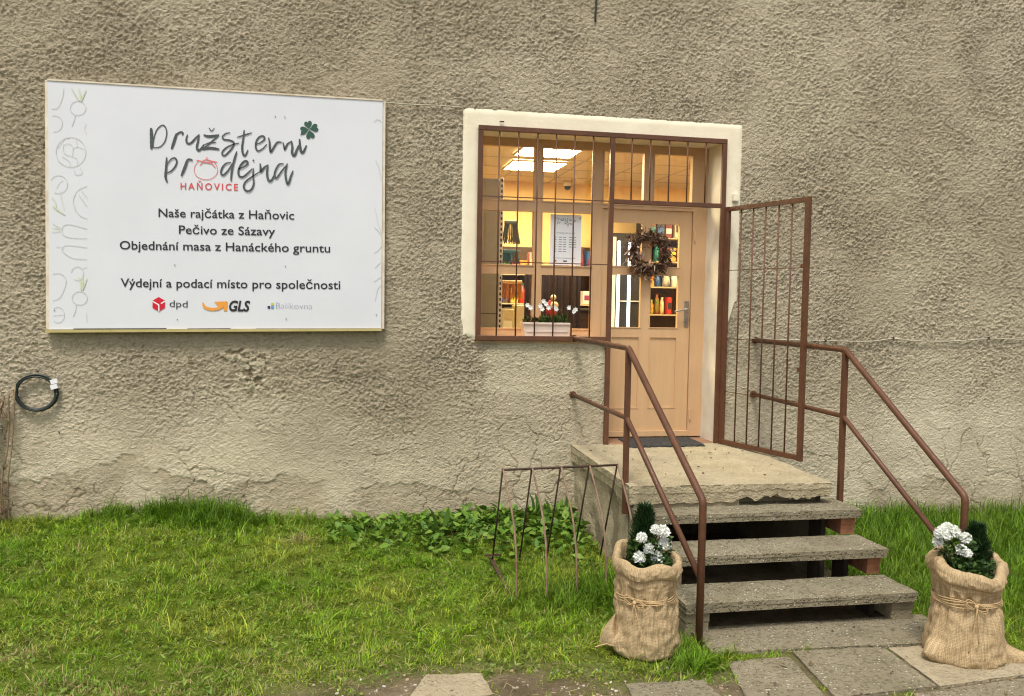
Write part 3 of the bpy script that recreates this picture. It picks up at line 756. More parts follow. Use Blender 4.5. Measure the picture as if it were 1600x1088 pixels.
# dark counter with a little figurine
t = thing('shop_counter', 'dark brown shop counter behind the lower right window pane', 'counter', (2.2, 1.6, IZ0))
m = MB(); m.box(1.80, 2.72, 1.55, 2.2, IZ0, 1.98, .01); m.build('counter_body', simple('counter veneer', (.05, .02, .012), .45, var=.5, vscale=6, sx=(5, 5, .6)), t)
m = MB(); m.box(1.78, 2.74, 1.50, 2.22, 1.981, 2.01, .006); m.build('counter_top', MT['blackgoods'], t)
t = thing('dark_curtain', 'dark brown folded curtain behind the flower trough', 'curtain', (2.25, 1.4, IZ0))
V = []; F = []
for k in range(61):
    x = 1.83+.60*k/60; y = 1.32+.02*math.sin(k*.9)
    V += [(x, y, IZ0+.02), (x, y, 2.44)]
for k in range(60): F.append((2*k, 2*k+2, 2*k+3, 2*k+1))
mesh_from('cloth', V, F, simple('brown cloth', (.028, .011, .007), .8, var=.4, vscale=3, sx=(10, 1, .3)), t, True)
t = thing('figurine', 'small figurine in a red coat with white head beside the flower trough', 'figurine', (2.03, .95, 1.95))
m = MB(); m.lathe((2.03, .95, 1.93), [(.05, 0), (.055, .02), (.05, .1), (.03, .15), (.018, .165)], 14); m.build('coat', simple('red coat', (.3, .02, .015), .8), t, True)
m = MB(); m.sphere((2.045, .93, 2.12), .03); m.build('head', simple('pale wool', (.62, .52, .36), .9), t, True)
m = MB(); m.sphere((2.05, .905, 2.04), .042, sc=(1, .6, 1)); m.build('beard', simple('cream wool', (.6, .5, .33), .95), t, True)
t = thing('display_plinth', 'dark display plinth under the figurine inside the window', 'plinth', (2.03, .95, IZ0))
m = MB(); m.box(1.95, 2.13, .88, 1.04, IZ0, 1.928, .006); m.build('plinth_body', MT['blackgoods'], t)

# opening hours poster on the pane
P0, P1, P2, P3 = at(860, 333, .329), at(912, 334, .329), at(908, 414, .329), at(858, 414, .329)
poster = thing('poster', 'white opening hours poster with script heading stuck inside the middle pane', 'poster', tuple(P3))
px0, px1, pz0, pz1 = P3[0]+.008, P2[0]-.002, P3[2], P0[2]-.01
m = MB(); m.box(px0, px1, .3395, .3445, pz0, pz1); m.build('sheet', MT['paper'], poster)

# ------------------------------------------------------------------ lettering helpers
def text_mesh(body, shear=0.0, offset=0.0, space=1.0):
    cu = bpy.data.curves.new('letters', 'FONT'); cu.body = body; cu.shear = shear; cu.offset = offset; cu.space_character = space; cu.resolution_u = 3
    ob = bpy.data.objects.new('letters', cu); COL.objects.link(ob)
    dg = bpy.context.evaluated_depsgraph_get(); dg.update()
    me = ob.evaluated_get(dg).to_mesh()
    V = np.array([v.co[:] for v in me.vertices]); F = [tuple(p.vertices) for p in me.polygons]
    ob.evaluated_get(dg).to_mesh_clear()
    bpy.data.objects.remove(ob); bpy.data.curves.remove(cu)
    return V, F
CAPH = None
def cap_height():
    global CAPH
    if CAPH is None: CAPH = text_mesh('H')[0][:, 1].max()
    return CAPH
def put_text(mb, body, L, Rr, cap, y, **kw):
    """baseline from L to Rr in photo pixels, cap height in pixels, laid on the plane at depth y"""
    V, F = text_mesh(body, **kw)
    x0, x1 = V[:, 0].min(), V[:, 0].max(); ch = cap_height()
    out = []
    for v in V:
        u = (v[0]-x0)/(x1-x0); e = v[1]/ch*cap
        out.append(at(L[0]+(Rr[0]-L[0])*u, L[1]+(Rr[1]-L[1])*u-e, y))
    mb.add(out, F)
def catmull(P, n=8):
    P = [np.array(p, float) for p in P]; P = [2*P[0]-P[1]]+P+[2*P[-1]-P[-2]]
    out = []
    for i in range(1, len(P)-2):
        for k in range(n):
            t = k/n; a, b, c, d = P[i-1:i+3]
            out.append(.5*((2*b)+(-a+c)*t+(2*a-5*b+4*c-d)*t*t+(-a+3*b-3*c+d)*t**3))
    out.append(P[-2]); return out
def stroke(mb, pts, w, mapf, y, taper=.75, closed=False):
    """a brush stroke: a flat ribbon of varying width"""
    C = catmull(pts, 7) if len(pts) > 2 else [np.array(pts[0], float)*(1-k/6)+np.array(pts[1], float)*k/6 for k in range(7)]
    n = len(C); V = []; F = []
    for i, c in enumerate(C):
        t = C[min(i+1, n-1)]-C[max(i-1, 0)]; t /= np.linalg.norm(t)+1e-9
        nn = np.array([-t[1], t[0]]); u = i/(n-1)
        ww = w/2*(1 if closed else (1-(1-taper)*abs(2*u-1)**3))*(1 + .10*math.sin(i*2.3+pts[0][0]))
        for s in (-1, 1):
            q = c+nn*ww*s; V.append(mapf(q[0], q[1], y))
    for i in range(n-1): F.append((2*i, 2*i+1, 2*i+3, 2*i+2))
    mb.add(V, F)
def disc(mb, pts, mapf, y):
    V = [mapf(p[0], p[1], y) for p in pts]; mb.add(V, [tuple(range(len(V)))])
# hand lettered heading, traced in a 1600 x 750 space over the sign
SCRIPT = [([(130,150),(134,230),(133,318)],27),([(146,300),(152,235),(170,175),(200,138),(228,130),(248,158),(252,200),(238,255),(205,295),(165,305),(140,300)],10),
 ([(330,192),(312,250),(290,316)],23),([(312,232),(335,198),(360,183),(378,190),(374,208)],15),
 ([(415,202),(405,245),(418,272),(445,266),(478,230),(503,205)],17),([(505,200),(497,255),(488,300),(500,326),(522,312),(545,278)],19),
 ([(540,206),(575,216),(618,214),(662,206)],21),([(655,215),(612,250),(572,285),(535,312)],13),([(545,282),(590,266),(640,264)],10),([(530,318),(575,308),(618,310),(664,318)],21),([(582,148),(602,174),(626,150)],8),
 ([(748,188),(715,194),(688,218),(700,240),(742,246),(776,264),(768,300),(735,340),(705,366),(686,356),(692,330),(725,300),(770,280),(818,268)],14),
 ([(858,166),(851,232),(842,300),(848,352),(866,365),(888,322)],17),([(800,224),(860,206),(918,188)],12),
 ([(948,280),(990,262),(1018,234),(1004,214),(975,222),(952,256),(948,302),(966,330),(1000,314),(1035,278)],14),
 ([(1048,226),(1056,262),(1058,300),(1066,338),(1090,300),(1116,264),(1150,262)],17),
 ([(1160,262),(1170,300),(1176,318),(1196,276),(1226,258)],15),([(1226,250),(1234,300),(1232,345),(1250,366),(1268,325),(1285,285)],20),([(1290,236),(1294,290),(1302,334),(1320,338),(1345,286)],20),
 ([(252,380),(248,460),(243,530),(256,576)],19),([(256,436),(284,396),(316,386),(332,412),(318,452),(288,486),(256,500),(245,492)],13),
 ([(416,394),(396,452),(366,526)],22),([(398,424),(424,396),(456,404)],16),
 ([(756,420),(712,430),(682,470),(678,508),(700,516),(738,474),(768,424)],15),([(800,334),(780,400),(762,480),(754,566)],18),
 ([(812,472),(858,452),(886,426),(870,408),(838,430),(814,480),(818,524),(850,532),(896,494),(922,468)],16),
 ([(926,398),(934,410)],14),([(930,466),(927,522),(932,585),(912,632),(880,644),(854,614),(868,572),(918,532),(985,490)],15),
 ([(982,428),(986,462),(988,492),(1014,460),(1044,440)],17),([(1044,436),(1036,500),(1046,556),(1070,560),(1095,515)],18),
 ([(1168,432),(1130,436),(1100,488),(1096,528),(1112,540),(1150,488),(1190,440)],15),([(1194,428),(1180,500),(1188,566),(1202,586),(1222,530),(1240,484)],18)]
TOMATO = [([(500,408),(472,450),(468,490),(490,530),(540,552),(590,550),(632,525),(650,485),(640,440),(615,412)],5),([(484,402),(530,410),(560,398),(600,408),(648,418)],8),([(512,442),(540,418),(575,425),(606,432),(632,460)],8),([(565,378),(570,404)],8),([(520,412),(560,420),(610,414)],9)]
def heart(cx, cy, ang, s):
    out = []
    for k in range(24):
        t = 2*math.pi*k/24; x = 16*math.sin(t)**3; yv = 13*math.cos(t)-5*math.cos(2*t)-2*math.cos(3*t)-math.cos(4*t)
        X_, Y_ = x/17*s*.9, (yv+17)/30*s*1.9
        out.append((cx+X_*math.cos(ang)-Y_*math.sin(ang), cy+X_*math.sin(ang)+Y_*math.cos(ang)))
    return out

# ------------------------------------------------------------------ big sign on the wall
SY = -.058
sg = thing('shop_sign', 'large white shop sign with script heading and vegetable border on the wall', 'sign', tuple(at(335, 516, -.03)))
c4 = [at(75, 126, SY), at(598, 158, SY), at(595.5, 513, SY), at(77, 515, SY)]
nu, nv = 40, 28; V = []; F = []
for lay, yy in ((0, SY), (1, -.03)):
    for j in range(nv+1):
        for i in range(nu+1):
            u, v = i/nu, j/nv
            p = (c4[0]*(1-u)+c4[1]*u)*(1-v)+(c4[3]*(1-u)+c4[2]*u)*v
            V.append((p[0], yy+(.0 if lay else .0012*float(fbm(np.array(u*3.), np.array(v*2.5), 70, 2))), p[2]))
K = (nu+1)*(nv+1)
for j in range(nv):
    for i in range(nu): q = j*(nu+1)+i; F.append((q, q+nu+1, q+nu+2, q+1))
ringi = [i for i in range(nu)]+[nu+(nu+1)*j for j in range(nv)]+[nu-i+(nu+1)*nv for i in range(nu)]+[(nu+1)*(nv-j) for j in range(nv)]
for a, b in zip(ringi, ringi[1:]+ringi[:1]): F.append((a, b, b+K, a+K))
mesh_from('panel', V, F, MT['sign'], sg, False)
m = MB()
def strip(m, pts, w, y0, y1):
    P = [np.array(at(*p, y0)) for p in pts]
    for a, b in zip(P[:-1], P[1:]):
        mid = (y0+y1)/2; a2 = a.copy(); b2 = b.copy(); a2[1] = b2[1] = mid; m.bar(a2, b2, abs(y1-y0), w)
strip(m, [(73.5, 127), (73.5, 124.5), (598.5, 156.8)], .012, -.064, -.026); strip(m, [(75, 514), (73.2, 126)], .010, -.0635, -.026); strip(m, [(599, 157), (597, 514)], .006, -.063, -.026)
m.build('edging', MT['signedge'], sg)
m = MB(); a = at(72.5, 517.6, -.05); b = at(596, 515.2, -.05); m.bar(a, b, .05, .022); m.build('bottom_batten', MT['batten'], sg)
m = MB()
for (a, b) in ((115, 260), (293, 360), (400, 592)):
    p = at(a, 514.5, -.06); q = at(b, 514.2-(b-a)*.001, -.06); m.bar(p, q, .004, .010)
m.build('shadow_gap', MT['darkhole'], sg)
LY = SY-.0040
def smap(x, y, d): return at(210+x/5, 170+y/5, d)
m = MB()
for i, (pts, w) in enumerate(SCRIPT): stroke(m, pts, w, smap, LY-.00012*i, .55)
m.build('script_heading', MT['brush'], sg)
m = MB()
for i, (pts, w) in enumerate(TOMATO): stroke(m, pts, w, smap, LY-.0002*i, .9)
m.build('tomato_drawing', MT['pinkink'], sg)
m = MB()
for k, (ang, s) in enumerate(((math.radians(168), 36), (math.radians(255), 38), (math.radians(-10), 40), (math.radians(80), 38))):
    disc(m, heart(1366, 162, ang, s), smap, LY-.0003*k)
stroke(m, [(1356, 168), (1325, 185), (1296, 208)], 8, smap, LY-.0014)
m.build('clover_drawing', MT['clover'], sg)
m = MB(); put_text(m, 'HAŇOVICE', (282, 296), (371.8, 297.8), 10.2, LY, offset=.012, space=1.35); m.build('town_name', MT['redink'], sg)
m = MB()
put_text(m, 'Naše rajčátka z Haňovic', (247.6, 339), (459.6, 343.2), 13, LY, offset=.008); m.build('text_line', MT['ink'], sg); m = MB()
put_text(m, 'Pečivo ze Sázavy', (279.5, 365.4), (429.8, 368.2), 13, LY, offset=.008); m.build('text_line', MT['ink'], sg); m = MB()
put_text(m, 'Objednání masa z Hanáckého gruntu', (187, 389.6), (515.8, 394.6), 13, LY, offset=.008); m.build('text_line', MT['ink'], sg); m = MB()
put_text(m, 'Výdejní a podací místo pro společnosti', (188.4, 448.4), (531.7, 452), 13.2, LY, offset=.008)
m.build('text_line', MT['ink'], sg)
m = MB()
hx = [(248+11.2*math.sin(k*math.pi/3), 475.6-11.4*math.cos(k*math.pi/3)) for k in range(6)]
disc(m, hx, at, LY); m.build('parcel_cube_logo', MT['logored'], sg)
m = MB(); f5 = lambda x, y, d: at(248+x, 475.6+y, d)
stroke(m, [(-9.6, -4.6), (0, 1.0)], 1.9, f5, LY-.0015, 1); stroke(m, [(0, .6), (.2, 11.2)], 2.0, f5, LY-.0018, 1); stroke(m, [(9.8, -4.8), (3.4, -1.0)], 1.9, f5, LY-.0021, 1)
m.build('cube_lines', MT['whiteink'], sg)
m = MB(); put_text(m, 'dpd', (265, 479.6), (293, 480.6), 10.6, LY, offset=-.004); put_text(m, 'GLS', (357.8, 486), (390.8, 486.4), 15.6, LY, offset=.03, shear=.22); m.build('carrier_names', MT['ink'], sg)
m = MB(); a5 = lambda x, y, d: at(170+x/3.636, 310+y/3.636, d)
disc(m, [(598,588),(674,585),(672,640),(652,640),(652,622),(612,638),(620,612)][::1], a5, LY)
stroke(m, [(534, 592), (545, 618), (580, 630), (625, 626), (655, 606)], 17, a5, LY-.0012, .35)
m.build('arrow_logo', MT['orange'], sg)
m = MB(); disc(m, [(902,612),(917,612),(917,627),(902,627)], a5, LY); m.build('navy_square', MT['navy'], sg)
m = MB(); disc(m, [(922,594),(938,594),(938,608),(922,608)], a5, LY); m.build('lime_square', MT['limeink'], sg)
m = MB(); disc(m, [(922,612),(938,612),(938,627),(922,627)], a5, LY); m.build('blue_square', MT['blueink'], sg)
m = MB(); put_text(m, 'Balíkovna', (431.3, 482.2), (488, 483.2), 9.4, LY, offset=-.022); m.build('post_name', MT['greyink'], sg)
# faint vegetable border
def v1(x, y, d): return at(60+x/4.946, 110+y/4.946, d)
def v2(x, y, d): return at(60+x/4.946, 320+y/4.946, d)
def ell(cx, cy, rx, ry, a0=0, a1=360, n=12): return [(cx+rx*math.cos(math.radians(a0+(a1-a0)*k/n)), cy+ry*math.sin(math.radians(a0+(a1-a0)*k/n))) for k in range(n+1)]
veg = [(v1, ell(305, 290, 60, 55, -60, 300), 5), (v1, [(285,342),(275,385),(258,430)], 6), (v1, [(195,135),(185,210),(160,270),(135,295),(100,295)], 5), (v1, ell(125,410,58,62,-110,100), 5), (v1, ell(250, 630, 115, 115, 0, 360, 18), 5), (v1, [(190,570),(200,640),(265,665)], 4), (v1, [(190,575),(240,565),(265,600),(262,660)], 4), (v1, [(265,600),(310,590),(350,610)], 4), (v1, [(180,660),(235,700),(250,740)], 4), (v1, [(262,662),(300,690),(300,735)], 4), (v1, [(150,600),(200,530),(245,520)], 4), (v1, [(290,530),(300,590)], 4),
       (v1, [(270,755),(290,805),(335,795),(320,745)], 5), (v1, ell(155,880,68,70,-150,120), 5), (v1, [(140,910),(160,870),(190,850)], 4), (v1, [(165,930),(180,1000),(200,1080)], 5), (v1, [(375,890),(300,930),(268,1010),(285,1085)], 5), (v1, [(310,960),(375,1050)], 4), (v1, [(330,930),(378,985)], 4), (v1, [(370,410),(355,450),(372,495)], 4),
       (v2, [(275,0),(300,60),(340,95),(378,105)], 5), (v2, [(375,185),(260,155),(205,155),(180,190),(195,235),(260,255),(375,258)], 5), (v2, [(375,330),(260,315),(205,315),(180,345),(215,385),(280,415),(375,420)], 5), (v2, [(135,325),(180,328),(190,345)], 4), (v2, [(105,535),(170,530),(212,580),(195,660),(160,720),(110,740)], 5), (v2, ell(300,530,48,52,-170,120), 5), (v2, ell(318,720,58,52,-60,300), 5), (v2, [(292,770),(285,820),(268,862)], 6), (v2, ell(150,850,50,60,-130,130), 5), (v2, [(370,830),(375,905)], 4), (v2, [(110,855),(190,850)], 4), (v2, [(340,490),(378,480)], 4)]
m = MB()
for i, (fn, pts, w) in enumerate(veg): stroke(m, pts, w, fn, LY-.00008*(i % 9), 1)
for i, pts in enumerate(([(586,325),(590,345),(596,365)], [(585,355),(592,362),(597,372)], [(585,395),(592,390),(596,384)], [(586,418),(594,410)], [(584,440),(590,436),(596,432)], [(586,470),(590,452),(596,445)], [(584,190),(590,186),(596,190)], [(587,250),(592,262),(596,280)])): stroke(m, pts, 1.0, at, LY-.0001*i, 1)
m.build('vegetable_outlines', MT['veg'], sg)
m = MB()
vl = [(v1, [(255,135),(275,170),(315,235)], 10), (v1, [(310,140),(322,190),(325,238)], 12), (v1, [(368,150),(350,190),(330,240)], 10), (v2, [(110,10),(150,40),(205,78)], 14), (v2, [(105,140),(140,165),(175,180)], 5), (v2, [(100,210),(140,208),(175,200)], 5), (v2, [(105,178),(175,188)], 5), (v2, [(310,560),(328,610),(330,660)], 12), (v2, [(375,565),(355,620),(338,665)], 10), (v2, [(340,550),(340,660)], 8), (v1, [(105,980),(130,1020),(140,1085)], 8)]
for i, (fn, pts, w) in enumerate(vl): stroke(m, pts, w, fn, LY-.0009-.0001*i, .5)
m.build('vegetable_leaves', MT['vegleaf'], sg)
m = MB()
for p in ((273, 414), (446, 416), (277, 499), (447, 498), (588, 492), (85, 485), (430, 182), (445, 183)):
    c = at(*p, LY); m.tube([(c[0], c[1]+.002, c[2]), (c[0], c[1]-.003, c[2])], .004, 8)
m.build('screw_heads', MT['greymetal'], sg)

# poster print
def pmap(u, v, d): return np.array([px0+(px1-px0)*u, d, pz1-(pz1-pz0)*v])
pm_ = lambda x, y, d: pmap(.14+(x-110)/1330*.72, .04+(y-90)/560*.19, d)
m = MB()
for pts, w in SCRIPT: stroke(m, pts, w*1.15, pm_, .3383, .6)
m.build('script_heading', MT['brush'], poster)
V, F = text_mesh('OTEVÍRACÍ DOBA', offset=.01); x0, x1 = V[:, 0].min(), V[:, 0].max()
m = MB(); m.add([pmap(.2+.6*(v[0]-x0)/(x1-x0), .375-v[1]/cap_height()*.022, .3383) for v in V], F)
for r in range(7):
    z = .44+r*.047
    for (a, b) in ((.14, .2), (.27, .37), (.41, .51), (.60, .70), (.74, .84)):
        if r >= 5 and a > .5: continue
        disc(m, [(a, z), (b, z), (b, z+.013), (a, z+.013)], pmap, .3383)
disc(m, [(.16, .855), (.82, .855), (.82, .862), (.16, .862)], pmap, .3383)
m.build('hours_table', simple('grey print', (.2, .2, .21), .6), poster)
m = MB(); disc(m, [(.16, .90), (.21, .90), (.21, .935), (.16, .935)], pmap, .3383); m.build('red_mark', MT['logored'], poster)
m = MB(); disc(m, [(.43, .905), (.55, .905), (.55, .93), (.43, .93)], pmap, .3383); m.build('dark_mark', MT['ink'], poster)
m = MB(); disc(m, [(.93, .05), (.97, .05), (.97, .08), (.93, .08)], pmap, .3383); m.build('clover_mark', MT['clover'], poster)

# ------------------------------------------------------------------ grille over window and door, open gate
GY = -.028
gr = thing('security_grille', 'brown steel security grille fixed over the shop window and above the door', 'grille', (2.3, GY, 1.73))
m = MB()
def flat(x0, x1, z0, z1, y0=GY-.018, y1=GY+.016): m.box(x0, x1, y0, y1, z0, z1, .003)
flat(1.119, 3.405, 3.536, 3.578)
flat(1.119, 1.161, 1.771, 3.535)
flat(1.119, 2.300, 1.728, 1.770, GY-.0195)
flat(2.301, 2.343, .797, 3.535)
flat(3.363, 3.405, .797, 3.535)
flat(2.344, 3.362, 2.955, 2.995, GY-.016, GY+.014)
m.build('frame', MT['steel'], gr)
for x in (1.303, 1.473, 1.643, 1.810, 1.977, 2.146):
    q = MB(); q.tube([(x, GY, 1.768), (x, GY, 3.538)], .0070, 7); q.build('bar', MT['steel'], gr, True)
for x in (2.504, 2.678, 2.855, 3.029, 3.205):
    q = MB(); q.tube([(x, GY, 2.993), (x, GY, 3.538)], .0070, 7); q.build('bar', MT['steel'], gr, True)
for z in (2.975, 2.413):
    q = MB(); q.box(1.160, 2.302, GY-.009, GY-.0065, z-.0045, z+.0045); q.build('cross_bar', MT['steel'], gr)

GA = math.radians(73); GL = .985
ghx, ghy = 3.412, -.052
def gp(u, z, off=0.0): return np.array([ghx+u*math.cos(GA)+off*math.sin(GA), ghy-u*math.sin(GA)+off*math.cos(GA), z])
gt = thing('grille_gate', 'brown steel grille gate standing open over the landing', 'gate', (ghx, ghy, .79))
m = MB(); gdir = gp(1, 0)-gp(0, 0)
def stile(u0, u1, z0, z1, th=.034):
    a, b = gp(u0, 0), gp(u1, 0); nn = np.array([math.sin(GA), math.cos(GA), 0])*th/2
    V = [(*(p+s*nn)[:2], z) for z in (z0, z1) for p, s in ((a, -1), (b, -1), (b, 1), (a, 1))]
    m.add(V, [(3,2,1,0),(4,5,6,7),(0,1,5,4),(1,2,6,5),(2,3,7,6),(3,0,4,7)])
stile(0, .042, .800, 2.962); stile(GL-.042, GL, .795, 2.962); stile(.0425, GL-.0425, 2.922, 2.961, .032); stile(.0425, GL-.0425, .801, .841, .032)
m.build('frame', MT['steel'], gt)
for k in range(5):
    u = .042+(GL-.084)*(k+1)/6
    q = MB(); q.tube([gp(u, .838), gp(u, 2.925)], .0070, 7); q.build('bar', MT['steel'], gt, True)
for z in (2.389, 1.767, 1.281):
    q = MB(); q.bar(gp(.041, z, .008), gp(GL-.041, z, .008), .003, .0065); q.build('cross_bar', MT['steel'], gt)
for z in (2.40, 1.55):
    q = MB(); q.bar(gp(GL-.075, z), gp(GL-.0425, z), .02, .035); q.build('latch', MT['steel'], gt)
for z in (1.05, 2.65):
    q = MB(); q.tube([(ghx-.004, ghy+.004, z-.05), (ghx-.004, ghy+.004, z+.05)], .011, 8); q.build('hinge', MT['steel'], gt)

# ------------------------------------------------------------------ handrails
def elbow(a, b, c, r=.05, n=5):
    a, b, c = map(lambda p: np.array(p, float), (a, b, c)); u = (a-b)/np.linalg.norm(a-b); v = (c-b)/np.linalg.norm(c-b)
    return [((1-t)**2)*(b+u*r)+2*t*(1-t)*b+t*t*(b+v*r) for t in np.linspace(0, 1, n)]
def handrail(label, xw, xe, xf, yf, post_foot, front_foot, zf):
    t = thing('handrail', label, 'handrail', (xe, -1.5, 0), 'handrails beside the steps')
    W, E_, Fp = np.array([xw, .015, 1.752]), np.array([xe, -1.51, 1.747]), np.array([xf, yf, zf])
    foot = np.array([xf, yf, front_foot])
    q = MB(); q.tube([W]+elbow(W, E_, Fp, .03)+elbow(E_, Fp, foot, .03)+[foot], .0225, 12); q.build('top_rail', MT['steel'], t, True)
    a, b = np.array([xw, .015, 1.247]), np.array([xe, -1.51, 1.240])
    d = (Fp-E_); c = np.array([xf+.0, yf+.02, .445])
    q = MB(); q.tube([a]+elbow(a, b, c, .03)+[c], .019, 12); q.build('lower_rail', MT['steel'], t, True)
    q = MB(); q.bar((xe, -1.51, post_foot), (xe, -1.51, 1.735), .036, .036, (0, 1, 0)); q.build('post', MT['steel'], t)
    for p in (W, a):
        q = MB(); q.tube([(p[0], -.001, p[2]), (p[0], -.018, p[2])], .032, 12); q.build('wall_flange', MT['steel'], t)
handrail('brown tube handrail on the left side of the steps', 2.012, 2.012, 2.09, -2.70, .54, -.05, .907)
handrail('brown tube handrail on the right side of the steps behind the open gate', 3.755, 3.735, 3.853, -2.70, .58, -.05, .884)

# ------------------------------------------------------------------ landing, steps, supports, paving
def slab_mesh(name, quad, ztop, thick, mat, parent=None, res=.03, chip=.006, seed=1, bottom=None, loc=None, top_amp=.0025):
    """quad: four xy corners counter clockwise seen from above; ztop number or four corner heights"""
    q = [np.array(p, float) for p in quad]
    zt = [ztop]*4 if not hasattr(ztop, '__len__') else list(ztop)
    n = max(3, int(np.linalg.norm(q[1]-q[0])/res)); m_ = max(3, int(np.linalg.norm(q[3]-q[0])/res))
    V = []; ids = {}
    cen = sum(q)/4
    def base(u, v):
        p = (q[0]*(1-u)+q[1]*u)*(1-v)+(q[3]*(1-u)+q[2]*u)*v
        z = (zt[0]*(1-u)+zt[1]*u)*(1-v)+(zt[3]*(1-u)+zt[2]*u)*v
        return p, z
    for j in range(m_+1):
        for i in range(n+1):
            p, z = base(i/n, j/m_)
            e = i in (0, n) or j in (0, m_)
            z += top_amp*float(fbm(np.array(p[0]*6.), np.array(p[1]*6.), seed, 3))
            if e:
                c = chip*(.35+3.0*max(0., float(fbm(np.array(p[0]*9.), np.array(p[1]*9.), seed+3, 4))-.05))
                dirv = cen-p; dirv /= np.linalg.norm(dirv); p = p+dirv*c*.8; z -= c*.25
            ids[i, j] = len(V); V.append((p[0], p[1], z))
    F = [(ids[i, j], ids[i+1, j], ids[i+1, j+1], ids[i, j+1]) for j in range(m_) for i in range(n)]
    ring = [(i, 0) for i in range(n)]+[(n, j) for j in range(m_)]+[(n-i, m_) for i in range(n)]+[(0, m_-j) for j in range(m_)]
    prev = [ids[r] for r in ring]
    levels = [.08, .42, .50, 1.0]
    for li, lv in enumerate(levels):
        cur = []
        for (i, j) in ring:
            p, z = base(i/n, j/m_)
            zb = (bottom(p[0], p[1]) if bottom else z-thick)
            zz = z+(zb-z)*lv
            c = chip*.5*(1+1.5*float(fbm(np.array((p[0]+p[1])*13.), np.array(zz*24.), seed+9, 4)))+(.006 if li >= 2 else 0)
            dirv = cen-p; dirv /= np.linalg.norm(dirv); p = p+dirv*(c if lv < 1 else c+chip*.4)
            cur.append(len(V)); V.append((p[0], p[1], zz))
        k = len(ring)
        for a in range(k): F.append((prev[(a+1) % k], prev[a], cur[a], cur[(a+1) % k]))
        prev = cur
    F.append(tuple(prev[::-1]))
    return mesh_from(name, V, F, mat, parent, False, loc=loc)

ld = thing('concrete_landing', 'pale concrete landing slab with broken front lip below the shop door', 'landing', (2.8, -.8, .0))
def lip(x, y):
    if y > -1.3: return .655
    s = float(sstep(2.80, 2.90, x))
    return .632+s*(.038+.065*float(fbm(np.array(x*5.5), np.array(.3), 5, 4))+.02*float(perlin(np.array(x*24.), np.array(1.), 6)))+.004*math.sin(x*40)
slab_mesh('slab', [(2.0, -1.63), (3.585, -1.655), (3.60, -.004), (2.0, -.004)], [.768, .762, .796, .798], 0.14, MT['landing'], ld, .018, .014, 3, lip, top_amp=.005)
mb = MB(); grid_quad(mb, (2.045, -1.605, .53), (2.86, -1.605, .53), (2.86, -1.605, .71), (2.045, -1.605, .71), 40, 8, .012, 57); grid_quad(mb, (2.86, -1.605, .53), (2.86, -1.50, .53), (2.86, -1.50, .73), (2.86, -1.605, .71), 4, 4, .004, 56); grid_quad(mb, (2.86, -1.50, .53), (3.545, -1.50, .53), (3.545, -1.50, .74), (2.86, -1.50, .74), 30, 8, .012, 55)
grid_quad(mb, (3.53, -1.58, -.03), (3.53, 0.0, -.03), (3.53, 0.0, .66), (3.53, -1.58, .66), 30, 20, .02, 58)
mb.add([(2.05, -1.575, -.03), (2.05, 0, -.03), (2.05, 0, .65), (2.05, -1.575, .65)], [(0, 1, 2, 3)])
im_ = MB(); im2_ = MB(); dk_ = simple('painted gap shade', (.05, .034, .022), .95, var=.5, vscale=14)  # inner walls added to close the step gaps; near-black colour paints the shade there
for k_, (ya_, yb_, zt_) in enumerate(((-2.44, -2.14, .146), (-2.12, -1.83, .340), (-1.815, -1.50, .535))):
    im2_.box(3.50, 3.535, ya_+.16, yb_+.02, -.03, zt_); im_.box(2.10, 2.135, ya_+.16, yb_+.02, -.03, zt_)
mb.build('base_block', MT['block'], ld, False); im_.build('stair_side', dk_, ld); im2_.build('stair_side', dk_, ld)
mb = MB(); grid_quad(mb, (2.045, 0.0, -.03), (2.045, -1.50, -.03), (2.045, -1.50, .657), (2.045, 0.0, .657), 60, 30, .035, 59)
mb.build('cheek_wall', MT['cheek'], ld, True)
SZ = [.600, .4053, .2106]; SYF = [-1.835, -2.165, -2.495]; SL = [2.035, 2.06, 2.083]; SR = [3.716, 3.713, 3.71]
NAMES = ['top', 'middle', 'lowest']
for k in range(3):
    slab_mesh('step_slab', [(SL[k], SYF[k]), (SR[k], SYF[k]+.004), (SR[k]-.004, SYF[k]+.375), (SL[k], SYF[k]+.37)], SZ[k], .063, MT['step'], None, .022, .007, 20+k*5, loc=((SL[k]+SR[k])/2, SYF[k]+.18, SZ[k]))
    o = bpy.data.objects[[n for n in bpy.data.objects.keys() if n.startswith('step_slab')][-1]]
    tag(o, ['worn concrete step slab directly under the broken landing lip', 'worn concrete step slab between two others, above the lowest red brick', 'worn concrete step slab lowest of three, just above the paving'][k], 'step', 'concrete step slabs')
def support(name, x0, x1, y0, y1, z0, z1, mat, label, cat, grp):
    o = slab_mesh(name, [(x0, y0), (x1, y0), (x1, y1), (x0, y1)], z1, z1-z0, mat, None, .03, .006, int(x0*50+z0*90), loc=((x0+x1)/2, (y0+y1)/2, z0))
    tag(o, label, cat, grp); return o
support('brick', 3.575, 3.69, -1.79, -1.50, .407, .5365, MT['brick'], 'red brick holding up the right end of the top step', 'brick', 'bricks under the steps')
support('brick', 3.585, 3.69, -2.11, -1.84, .2126, .3422, MT['brick'], 'red brick holding up the right end of the middle step', 'brick', 'bricks under the steps')
support('concrete_block', 3.54, 3.70, -2.46, -2.16, .019, .1475, MT['block'], 'grey concrete block under the right end of the lowest step', 'block', 'blocks under the steps')
support('concrete_block', 2.07, 2.20, -1.81, -1.52, .0, .5365, MT['block'], 'grey concrete block under the left end of the top step', 'block', 'blocks under the steps')
support('concrete_block', 2.085, 2.205, -2.14, -1.83, .0, .3422, MT['block'], 'grey concrete block under the left end of the middle step', 'block', 'blocks under the steps')
